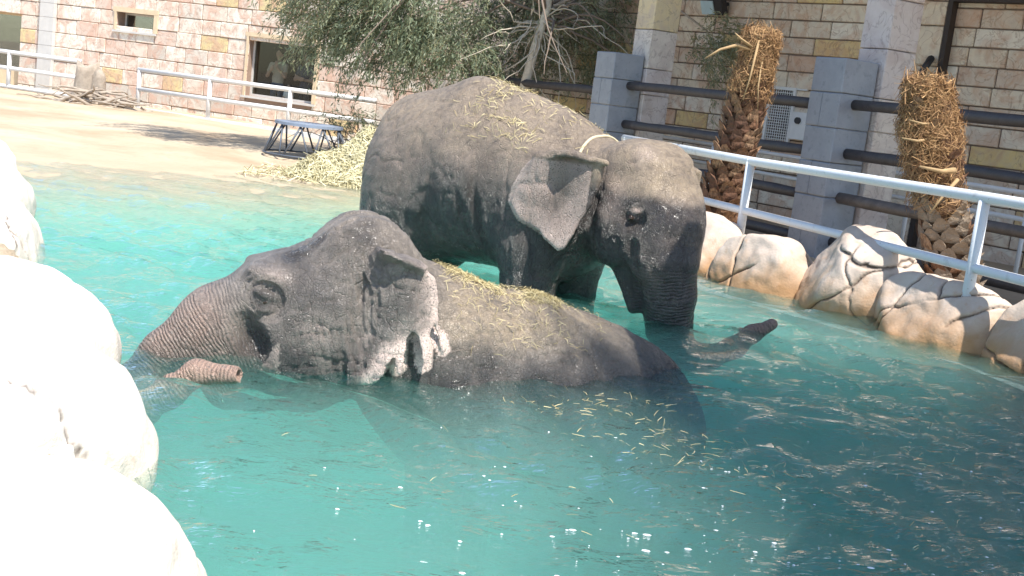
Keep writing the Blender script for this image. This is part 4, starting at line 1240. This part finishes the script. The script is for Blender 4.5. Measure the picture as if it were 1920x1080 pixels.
o = straw_obj('straw', p, N, .055, .0012, .014, 'straw', rg, aim=np.array([.6, .1, -.2]), curl=.05)
tag(o, 'yellow straw strewn along the back of the bathing elephant', 'straw', kind='stuff')
def mk(c, N):
    d = np.abs(c[:, 1] - .05)
    return (N[:, 2] > .3) * (c[:, 2] > 1.05) * np.exp(-((c[:, 0] - 1.35) / .55) ** 2) * (a_ := np.exp(-(d / .38) ** 2)) * (c[:, 0] > .62) * (.15 + 1.6 * (vnoise(c * 3.5 + 5) > .1))
p, N = on_skin(FV, FF, mk, 650, rg); p, N = world_of(FAR, p), world_of(FAR, N, True)
o = straw_obj('straw', p, N, .075, .0020, .012, 'straw', rg, aim=np.array([.8, -.5, -.6]), curl=.04)
tag(o, 'yellow straw sprinkled over the back of the standing elephant', 'straw', kind='stuff')
# floating straw and bubbles
cl = [(.55, 6.9, .28, 60), (1.0, 6.55, .35, 70), (1.15, 6.15, .3, 60), (.85, 7.2, .25, 40), (2.2, 7.6, .5, 45), (2.7, 6.6, .5, 40), (1.6, 5.3, .7, 25), (0, 5.2, .6, 12), (2.9, 8.2, .6, 40)]
P_ = np.concatenate([np.stack([rg.normal(x, s, n), rg.normal(y, s * .45, n)], 1) for x, y, s, n in cl])
pz = waves(P_[:, 0], P_[:, 1]); pos = np.stack([P_[:, 0], P_[:, 1], pz + .004], 1); nr = np.tile([0, 0, 1.0], (len(pos), 1))
o = straw_obj('floating_straw', pos, nr, .05, .0018, .003, 'straw', rg, aim=np.array([.9, -.25, 0]), curl=.06)
tag(o, 'loose straw drifting on the water around the bather', 'straw', kind='stuff')
m = MB(); n = 210
bx = rg.uniform(-.9, 2.9, n); by = 4.1 + rg.gamma(2.0, .55, n)
keep = rg.random(n) < sstep(-1.0, 1.0, bx) * .9 + .12
bx, by = bx[keep], by[keep]; bz = waves(bx, by)
for x, y, z in zip(bx, by, bz):
    r = float(np.clip(rg.lognormal(-5.3, .5), .002, .013))
    k = 8; t_ = np.linspace(0, 2*math.pi, k, endpoint=False)
    vs = [(x + 1.5*r*math.cos(q), y + r*math.sin(q), z - .001) for q in t_] + [(x + 1.05*r*math.cos(q), y + .7*r*math.sin(q), z + .05*r) for q in t_] + [(x, y, z + .07*r)]
    m.add(vs, [(i, (i+1) % k, k+(i+1) % k, k+i) for i in range(k)] + [(k+i, k+(i+1) % k, 2*k) for i in range(k)])
tag(m.build('foam_bubbles', MAT['foam'], None, True), 'white foam bubbles dotted over the water', 'bubbles', kind='stuff')

# ------------------------------------------------------------------ cut palm trunks
def palm(base, axis, radii, lab, seed, bushy, grey_low):
    """axis: points (x,y,z) up the trunk; leaf bases in spirals, shaggy fibre on top"""
    r = random.Random(seed); rg = np.random.default_rng(seed)
    o = empty('palm_tree', (*base, 0)); tag(o, lab, 'palm', 'cut palm trunks behind the pool railing')
    ax = np.array(axis, float) - np.array([*base, 0]); zs = ax[:, 2]
    P = lambda z: np.array([np.interp(z, zs, ax[:, 0]), np.interp(z, zs, ax[:, 1]), z])
    Rd = lambda z: float(np.interp(z, zs, radii))
    m = MB(); zz = np.linspace(zs[0], zs[-1] - .1, 26)
    m.tube([P(z) for z in zz], [Rd(z) * .84 for z in zz], 20); m.build('trunk', MAT['palm_core'], o, True)
    # leaf bases: thick upturned scales, shared meshes
    kinds = []
    for k in range(4):
        w, h, th = .5, 1.0, .30
        j = lambda a=.06: r.uniform(-a, a)
        v = [(-w+j(), 0, 0), (w+j(), 0, 0), (w*.8+j(), .10, .55+j()), (-w*.8+j(), .10, .55+j()), (w*.30+j(), .26+j(), h+j()), (-w*.30+j(), .26+j(), h+j()),
             (-w*.8, -.25, 0), (w*.8, -.25, 0), (w*.5, -.15, .6), (-w*.5, -.15, .6), (0, th*.55, .30)]
        fcs = [(0, 1, 10), (1, 2, 10), (2, 3, 10), (3, 0, 10), (3, 2, 4, 5), (1, 7, 8, 2), (6, 0, 3, 9), (2, 8, 4), (9, 3, 5), (8, 9, 5, 4), (7, 6, 9, 8), (0, 6, 7, 1)]
        me = bpy.data.meshes.new('leaf_base'); me.from_pydata(v, [], fcs); me.materials.append(MAT['leaf_base_grey' if k == 3 else 'leaf_base']); kinds.append(me)
    ztop = zs[-1] - bushy
    z = zs[0] + .02; i = 0
    while z < zs[-1] - .16:
        n = 9
        for q in range(n):
            a = 2 * math.pi * (q + .5 * (i % 2)) / n + i * .11 + r.uniform(-.07, .07)
            if math.sin(a) > .55: continue          # far side is never in view
            if z > ztop + .1 and r.random() < .55: continue
            R = Rd(z) * .90; c = P(z)
            sc = Rd(z) * r.uniform(.66, .95)
            g = z < grey_low
            me = kinds[3] if (g and r.random() < .75) else kinds[r.randrange(3)]
            ob = place(me, 'leaf_base', o, (c[0] + R * math.cos(a), c[1] + R * math.sin(a), z), (sc * .86, sc * .5, sc * r.uniform(.62, .85)), (r.uniform(-.45, -.05), r.uniform(-.25, .25), a - math.pi/2))
        z += .105 * (Rd(z) / .3); i += 1
    # fibre and dead frond strands
    n = int(3600 * (bushy + .5)); hh = ztop - .45 + (zs[-1] - ztop + .45) * rg.random(n) ** .6
    th = rg.uniform(0, 2*math.pi, n)
    c = np.array([P(q) for q in hh]); R = np.array([Rd(q) for q in hh]) * rg.uniform(.8, 1.04, n) * (1 + .22 * vnoise(np.stack([np.cos(th) * 1.3, np.sin(th) * 1.3, hh * 3.2 + seed], 1)))
    nr = np.stack([np.cos(th), np.sin(th), 0*th + .15], 1); nr /= np.linalg.norm(nr, axis=1)[:, None]
    pos = c + np.stack([np.cos(th), np.sin(th), 0*th], 1) * R[:, None]
    ob = straw_obj('fibre', pos, nr, .15, .0032, .04, 'fibre', rg, o, aim=np.array([.5, 0, .1]), curl=.6); ob['kind'] = 'stuff'
    n = 420; th = rg.uniform(0, 2*math.pi, n); rr = Rd(zs[-1]) * np.sqrt(rg.random(n)); tp = P(zs[-1] - .04)
    pos = tp + np.stack([rr*np.cos(th), rr*np.sin(th), rg.normal(0, .03, n)], 1); nr = np.stack([np.cos(th)*.9, np.sin(th)*.9, 0*th+.4], 1); nr /= np.linalg.norm(nr, axis=1)[:, None]
    ob = straw_obj('top_tuft', pos, nr, .20, .006, .05, 'fibre', rg, o, aim=np.array([0, 0, .9]), curl=.4); ob['kind'] = 'stuff'
    return o, P, Rd
pm, P, Rd = palm((2.55, 15.8), [(2.52, 15.8, .1), (2.55, 15.8, .68), (2.61, 15.8, 1.24), (2.68, 15.8, 1.93), (2.70, 15.8, 2.35), (2.72, 15.8, 2.84)], [.30, .285, .26, .235, .21, .185], 'tall slim reddish cut palm trunk with a frayed top', 31, .42, .3)
def stub(parent, pts, r0): MB().tube(pts, np.linspace(r0, r0*.35, len(pts)), 6).build('frond_stub', MAT['frond'], parent, True)
stub(pm, [(.10, -.15, 2.62), (-.15, -.25, 2.66), (-.35, -.28, 2.58), (-.52, -.3, 2.45)], .030)
stub(pm, [(.12, -.22, 2.75), (.07, -.28, 2.3), (.02, -.3, 2.0)], .018)
stub(pm, [(.2, -.2, 2.6), (.18, -.3, 2.2), (.22, -.3, 1.9)], .014)
stub(pm, [(.05, -.2, 2.66), (-.12, -.3, 2.74), (-.2, -.3, 2.80)], .02)
pm, P, Rd = palm((4.25, 12.4), [(4.50, 12.4, .1), (4.32, 12.4, .71), (4.20, 12.4, 1.05), (4.06, 12.4, 1.44), (3.95, 12.4, 1.85), (3.83, 12.4, 2.32)], [.29, .27, .25, .245, .265, .20], 'stout leaning cut palm trunk with a bushy straw-coloured head', 32, .80, 1.2)
stub(pm, [(-.30, -.2, 1.95), (-.48, -.3, 1.93), (-.62, -.3, 1.95)], .018)
stub(pm, [(-.32, -.2, 1.80), (-.5, -.3, 1.76), (-.66, -.3, 1.77)], .022)
stub(pm, [(-.1, -.3, 1.52), (-.25, -.4, 1.50), (-.48, -.42, 1.52)], .035)
stub(pm, [(-.05, -.3, 1.44), (-.2, -.38, 1.25), (-.3, -.4, 1.08)], .02)
# black drain elbow on the wall above it
o = empty('drain_pipe', (5.85, 18.85, 0)); tag(o, 'short dark drainpipe bend on the wall above the bushy palm head', 'pipe')
m = MB(); m.tube([(.0, .15, 2.98), (-.03, -.02, 3.0), (-.10, -.06, 2.88), (-.2, -.06, 2.6)], .055, 8); m.build('elbow', MAT['pot_black'], o, True)

# ------------------------------------------------------------------ the drooping tree
def curve(p0, d0, L, droop, n=8, rng=None, wob=.12):
    pts = [np.array(p0, float)]; d = np.array(d0, float); d /= np.linalg.norm(d)
    for i in range(n):
        d = d + np.array([0, 0, -droop / n]) + (rng.normal(0, wob, 3) if rng is not None else 0)
        d /= np.linalg.norm(d); pts.append(pts[-1] + d * L / n)
    return np.array(pts)
tr = empty('drooping_tree', (-.25, 23.3, .15)); tag(tr, 'grey-green tree with drooping feathery branches and pale trunk between the two buildings', 'tree')
rg = np.random.default_rng(44)
tb = np.array([-.25, 23.3, .15])
tp = np.array([(-.30, 23.3, .1), (-.26, 23.2, 1.0), (-.22, 23.0, 1.9), (-.12, 22.9, 2.6), (.02, 22.9, 3.3), (.0, 23.2, 4.2), (-.2, 23.6, 5.2)]) - tb
m = MB(); m.tube(tp, [.13, .11, .095, .085, .075, .06, .03], 10); m.build('trunk', MAT['bark_pale'], tr, True)
fork = np.array([.0, 23.0, 3.05])
m = MB(); limbs = []
for i in range(34):
    a = rg.uniform(0, 2*math.pi)
    up = rg.uniform(.0, 1.0)
    L = rg.uniform(1.8, 4.6) * (1.15 if math.cos(a) < 0 else .62)
    st_ = fork + np.array([0, 0, rg.uniform(-.2, 1.6)])
    c = curve(st_ - tb, (math.cos(a), .55 * math.sin(a), up), L, 1.1 + up, 9, rg, .10); limbs.append(c)
    m.tube(c, np.linspace(.034, .006, len(c)), 5, False)
m.build('limbs', MAT['twig'], tr, True); m = MB()
for i in range(30):       # bare twigs hanging from the fork
    a = rg.uniform(0, 2*math.pi)
    c = curve(fork - tb + rg.normal(0, .12, 3), (math.cos(a), .5*math.sin(a) - .25, rg.uniform(-.7, .5)), rg.uniform(.5, 2.2), 1.2, 10, rg, .30)
    m.tube(c, np.linspace(.018, .004, len(c)), 4, False)
m.build('bare_twigs', MAT['bark_pale'], tr, True)
m = MB(); lq = []; lt = []
def leafy(p0, d0, L, nleaf, tint, droop=1.0):
    c = curve(p0, d0, L, droop, 6, rg, .12)
    m.tube(c, np.linspace(.006, .002, len(c)), 3, False, a=.9)
    s = rg.random(nleaf) * (len(c) - 1.001); i = s.astype(int); f = (s - i)[:, None]
    p = c[i] * (1 - f) + c[i+1] * f + rg.normal(0, .05, (nleaf, 3))
    t = (c[i+1] - c[i]); t /= np.linalg.norm(t, axis=1)[:, None]
    t = t + rg.normal(0, .75, (nleaf, 3)) + np.array([0, 0, -.35]); t /= np.linalg.norm(t, axis=1)[:, None]
    b = np.cross(t, rg.normal(size=(nleaf, 3))); b /= np.linalg.norm(b, axis=1)[:, None]
    Lf = rg.uniform(.06, .14, nleaf)[:, None]; w = rg.uniform(.007, .015, nleaf)[:, None]
    lq.append(np.stack([p, p + t*Lf*.5 + b*w, p + t*Lf, p + t*Lf*.5 - b*w], 1)); lt.append(np.clip(tint + rg.normal(0, .16, nleaf), 0, 1))
# clumps: x, y, z, radius(x), radius(z), number of twigs, leaves per twig, tint
clumps = [(-3.9, 23.2, 3.1, .75, .65, 90, 42, .62), (-3.2, 23.0, 2.55, .75, .60, 120, 44, .40), (-2.4, 22.8, 3.2, .95, .70, 150, 46, .38), (-1.8, 22.9, 2.45, .75, .5, 130, 44, .38), (-2.2, 23.3, 4.1, 1.5, .6, 120, 40, .40),
          (-.9, 24.6, 3.1, .85, .75, 130, 40, .50), (-.7, 24.8, 2.3, .8, .5, 80, 36, .50), (.4, 24.0, 3.6, 1.0, .6, 90, 36, .55), (.7, 24.6, 2.7, .8, .6, 90, 32, .6), (.2, 23.6, 3.2, .6, .4, 36, 26, .62), (1.5, 24.6, 3.2, .7, .7, 70, 34, .6), (1.5, 23.4, 2.4, .45, .45, 34, 26, .62),
          (2.9, 21.6, 2.95, .42, .42, 46, 34, .72), (-4.4, 23.6, 3.7, .7, .5, 60, 36, .55), (.3, 24.6, 4.6, 2.2, .7, 130, 36, .42), (-5.6, 22.2, 4.5, 1.1, .5, 110, 40, .4), (-4.4, 21.6, 4.7, 1.2, .5, 110, 40, .4), (-3.2, 22.2, 4.6, 1.1, .5, 90, 40, .4)]
for cx, cy, cz, rx, rz_, nt, nl, tint in clumps:
    for k in range(nt):
        q = rg.normal(size=3); q /= np.linalg.norm(q); q *= rg.random() ** .45
        p = np.array([cx, cy, cz]) + q * np.array([rx, rx * .9, rz_]) - tb
        d = np.array([(cx + .1) * .25 + q[0], q[1] - .3, .25 + .5 * q[2]])
        leafy(p, d, rg.uniform(.5, 1.15), int(nl * 1.35), tint + rg.normal(0, .07), rg.uniform(1.2, 2.4))
m.quads(np.concatenate(lq), np.concatenate(lt))
m.build('crown', MAT['leaf'], tr)
# long limb carrying the spray beyond the stone column
m = MB(); m.tube(np.array([(.02, 23.0, 3.3), (.9, 23.0, 3.9), (1.9, 22.4, 3.8), (2.8, 21.7, 3.2), (3.05, 21.5, 2.75)]) - tb, [.04, .034, .026, .016, .006], 6); m.build('long_limb', MAT['dead_wood'], tr, True)

# dry shrub by the end of the white railing
sh = empty('dry_shrub', (-3.35, 25.3, .2)); tag(sh, 'thin dark dry shrub tangled at the end of the two-bar railing', 'shrub')
m = MB()
for i in range(95):
    a = rg.uniform(0, 2*math.pi)
    c = curve((rg.normal(0, .35), rg.normal(0, .2), 0), (math.cos(a), .6*math.sin(a), rg.uniform(.35, 1.2)), rg.uniform(.6, 1.35), 1.3, 7, rg, .22)
    m.tube(c, np.linspace(.012, .004, len(c)), 4, False)
m.build('branches', MAT['twig'], sh)
m = MB(); lq = []; lt = []
for i in range(60): leafy((rg.normal(0, .6), rg.normal(0, .3), rg.uniform(.3, .8)), (rg.normal(), rg.normal(), .4), .5, 14, .15, 1.5)
m.quads(np.concatenate(lq), np.concatenate(lt)); m.build('leaves', MAT['leaf'], sh)

# ------------------------------------------------------------------ dead stump and cut branches
sp = empty('tree_stump', (-10.55, 29.0, .25)); tag(sp, 'bleached thick tree stump standing by the three-bar railing', 'stump')
m = MB()
n = 14
def stump_part(off, h, r, seed):
    q = np.random.default_rng(seed); vs = []; rings = 7
    for i in range(rings):
        f_ = i / (rings - 1)
        for j in range(n):
            a = 2*math.pi*j/n; rr = r * (1.05 - .08*f_ + .35*(1-f_)**4 + .10*math.sin(3*a+seed) + .05*q.normal())
            zt = h * f_ + (f_ > .99) * .10 * math.sin(2*a + seed)
            vs.append((off[0] + rr*math.cos(a) + .05*f_*math.sin(seed), off[1] + rr*math.sin(a), zt))
    vs.append((off[0], off[1], h - .05))
    fs = [(i*n+j, i*n+(j+1) % n, (i+1)*n+(j+1) % n, (i+1)*n+j) for i in range(rings-1) for j in range(n)] + [((rings-1)*n+j, (rings-1)*n+(j+1) % n, rings*n) for j in range(n)]
    return vs, fs
m.add(*stump_part((0, 0), .95, .26, 1)); m.build('bole', MAT['dead_wood'], sp, True)
m = MB(); m.add(*stump_part((.38, -.05), .78, .17, 4)); m.build('side_stem', MAT['dead_wood'], sp, True)
bp = empty('branch_pile', (-10.0, 28.6, .25)); tag(bp, 'tangle of bare cut branches heaped at the foot of the stump', 'branches')
for i in range(60):
    x = rg.normal(-.1, .62); y = rg.normal(0, .25); z = max(.03, rg.uniform(.02, .42) * (1 - abs(x) / 1.6))
    a = rg.normal(0, .5) + (math.pi if rg.random() < .5 else 0)
    c = curve((x, y, z), (math.cos(a), math.sin(a), rg.normal(0, .12)), rg.uniform(.5, 1.3), .1, 6, rg, .16); c[:, 2] = np.maximum(c[:, 2], .02)
    MB().tube(c, np.linspace(rg.uniform(.025, .06), .012, len(c)), 6).build('branch', MAT['dead_wood'], bp, True)

# ------------------------------------------------------------------ visitors behind the window
def person(s, out, zfloor, yaw, parts, lab, scale=1.0, h=.018):
    """parts: (material index, list of ('e'|'c', args)); one continuous surface"""
    f = Field((-.5, -.45, -.03), (.5, .5, 1.85), h)
    for mi, shapes in parts:
        for kind, *a in shapes:
            (f.ell if kind == 'e' else f.cone)(*a, .035)
    V, F = f.mesh()
    c = V[F].mean(1); best = np.full(len(c), 1e9); idx = np.zeros(len(c), int)
    for mi, shapes in parts:
        for kind, *a in shapes:
            d = sd_ell(c, *a) if kind == 'e' else sd_cone(c, *a)
            m_ = d < best; best[m_] = d[m_]; idx[m_] = mi
    me = np_mesh('person', V, F)
    return me, idx
def human(top, bottom, hair, arms):
    hd = [('e', (0, 0, 1.62), (.075, .092, .115)), ('e', (0, .085, 1.61), (.014, .022, .022)), ('c', (0, -.005, 1.42), .05, (0, 0, 1.56), .05), ('e', (.078, 0, 1.61), (.012, .02, .03)), ('e', (-.078, 0, 1.61), (.012, .02, .03)), ('e', (0, .07, 1.56), (.03, .02, .01))]
    hr = [('e', (0, -.025, 1.66), (.085, .095, .095))]
    to = [('e', (0, 0, 1.28), (.19, .11, .17)), ('e', (0, 0, 1.05), (.155, .10, .20)), ('c', (-.17, 0, 1.38), .05, (.17, 0, 1.38), .05)]
    bo = [('e', (0, 0, .88), (.165, .11, .12)), ('c', (-.09, 0, .85), .085, (-.10, .0, .45), .06), ('c', (.09, 0, .85), .085, (.10, 0, .45), .06), ('c', (-.10, 0, .45), .058, (-.10, -.01, .06), .042), ('c', (.10, 0, .45), .058, (.10, -.01, .06), .042)]
    shoes = [('c', (-.10, -.03, .03), .04, (-.11, .14, .025), .032), ('c', (.10, -.03, .03), .04, (.11, .14, .025), .032)]
    sk, sl = [], []
    for side, (el, wr, hand) in zip((-1, 1), arms):
        sh_ = (side * .20, 0, 1.37)
        mid = tuple(.55 * np.array(el) + .45 * np.array(sh_))
        sl.append(('c', sh_, .058, mid, .05)); sk.append(('c', mid, .046, el, .040)); sk.append(('c', el, .040, wr, .028)); 
        w = np.array(wr); hv = np.array(hand) - w; hv /= np.linalg.norm(hv); lat = np.cross(hv, (0, 1, 0)) if abs(hv[1]) < .8 else np.cross(hv, (1, 0, 0)); lat /= np.linalg.norm(lat)
        pm_ = w + hv * .055; sk.append(('c', tuple(w), .027, tuple(pm_), .034))
        for q, (o_, l_) in enumerate(((-.027, .06), (-.009, .072), (.009, .075), (.027, .066))):
            a_ = pm_ + lat * o_ + hv * .02; sk.append(('c', tuple(a_), .0105, tuple(a_ + hv * l_ + np.array((0, -.01, 0))), .009))
        sk.append(('c', tuple(w + hv * .02), .012, tuple(w + hv * .07 + lat * .055), .0095))
    return [(0, hd + sk), (1, to + sl), (2, bo), (3, hr), (4, shoes)]
def put_person(s, out, z, yaw, spec, mats, lab, sc=1.0):
    me, idx = person(s, out, z, yaw, spec, lab)
    for k in mats: me.materials.append(MAT[k])
    me.polygons.foreach_set('material_index', idx.astype(np.int32)); me.update()
    w = LW.matrix_basis @ Vector((s, out, z))
    o = link('person', me, None, None, True, w); o.rotation_euler = (0, 0, LW.rotation_euler.z + yaw); o.scale = (sc,) * 3
    tag(o, lab, 'person', 'people looking out of the large window')
A1 = [((-.24, .10, 1.12), (-.08, .22, 1.32), (-.02, .20, 1.45)), ((.26, .06, 1.10), (.10, .22, 1.22), (.02, .24, 1.34))]
put_person(6.22, -.44, .34, .1, human('beige', 'jeans', 'hair', A1), ('skin', 'beige', 'jeans', 'hair', 'dark_cloth'), 'person in a beige open shirt with a hand raised to the chin behind the window')
A2 = [((-.27, .06, 1.10), (-.02, .20, 1.10), (.12, .20, 1.13)), ((.27, .06, 1.10), (.02, .22, 1.14), (-.12, .22, 1.12))]
put_person(5.42, -.44, .34, -.1, human('navy', 'dark_cloth', 'hair', A2), ('skin', 'navy', 'dark_cloth', 'hair', 'dark_cloth'), 'person in a navy shirt with folded arms behind the window')
A3 = [((-.24, .02, 1.10), (-.22, .10, .88), (-.22, .12, .80)), ((.24, .02, 1.10), (.22, .10, .88), (.22, .12, .80))]
put_person(5.80, -.34, .34, 0, human('white_cloth', 'jeans', 'hair', A3), ('skin', 'white_cloth', 'jeans', 'hair', 'dark_cloth'), 'small child in a white top between the two adults behind the window', .55)
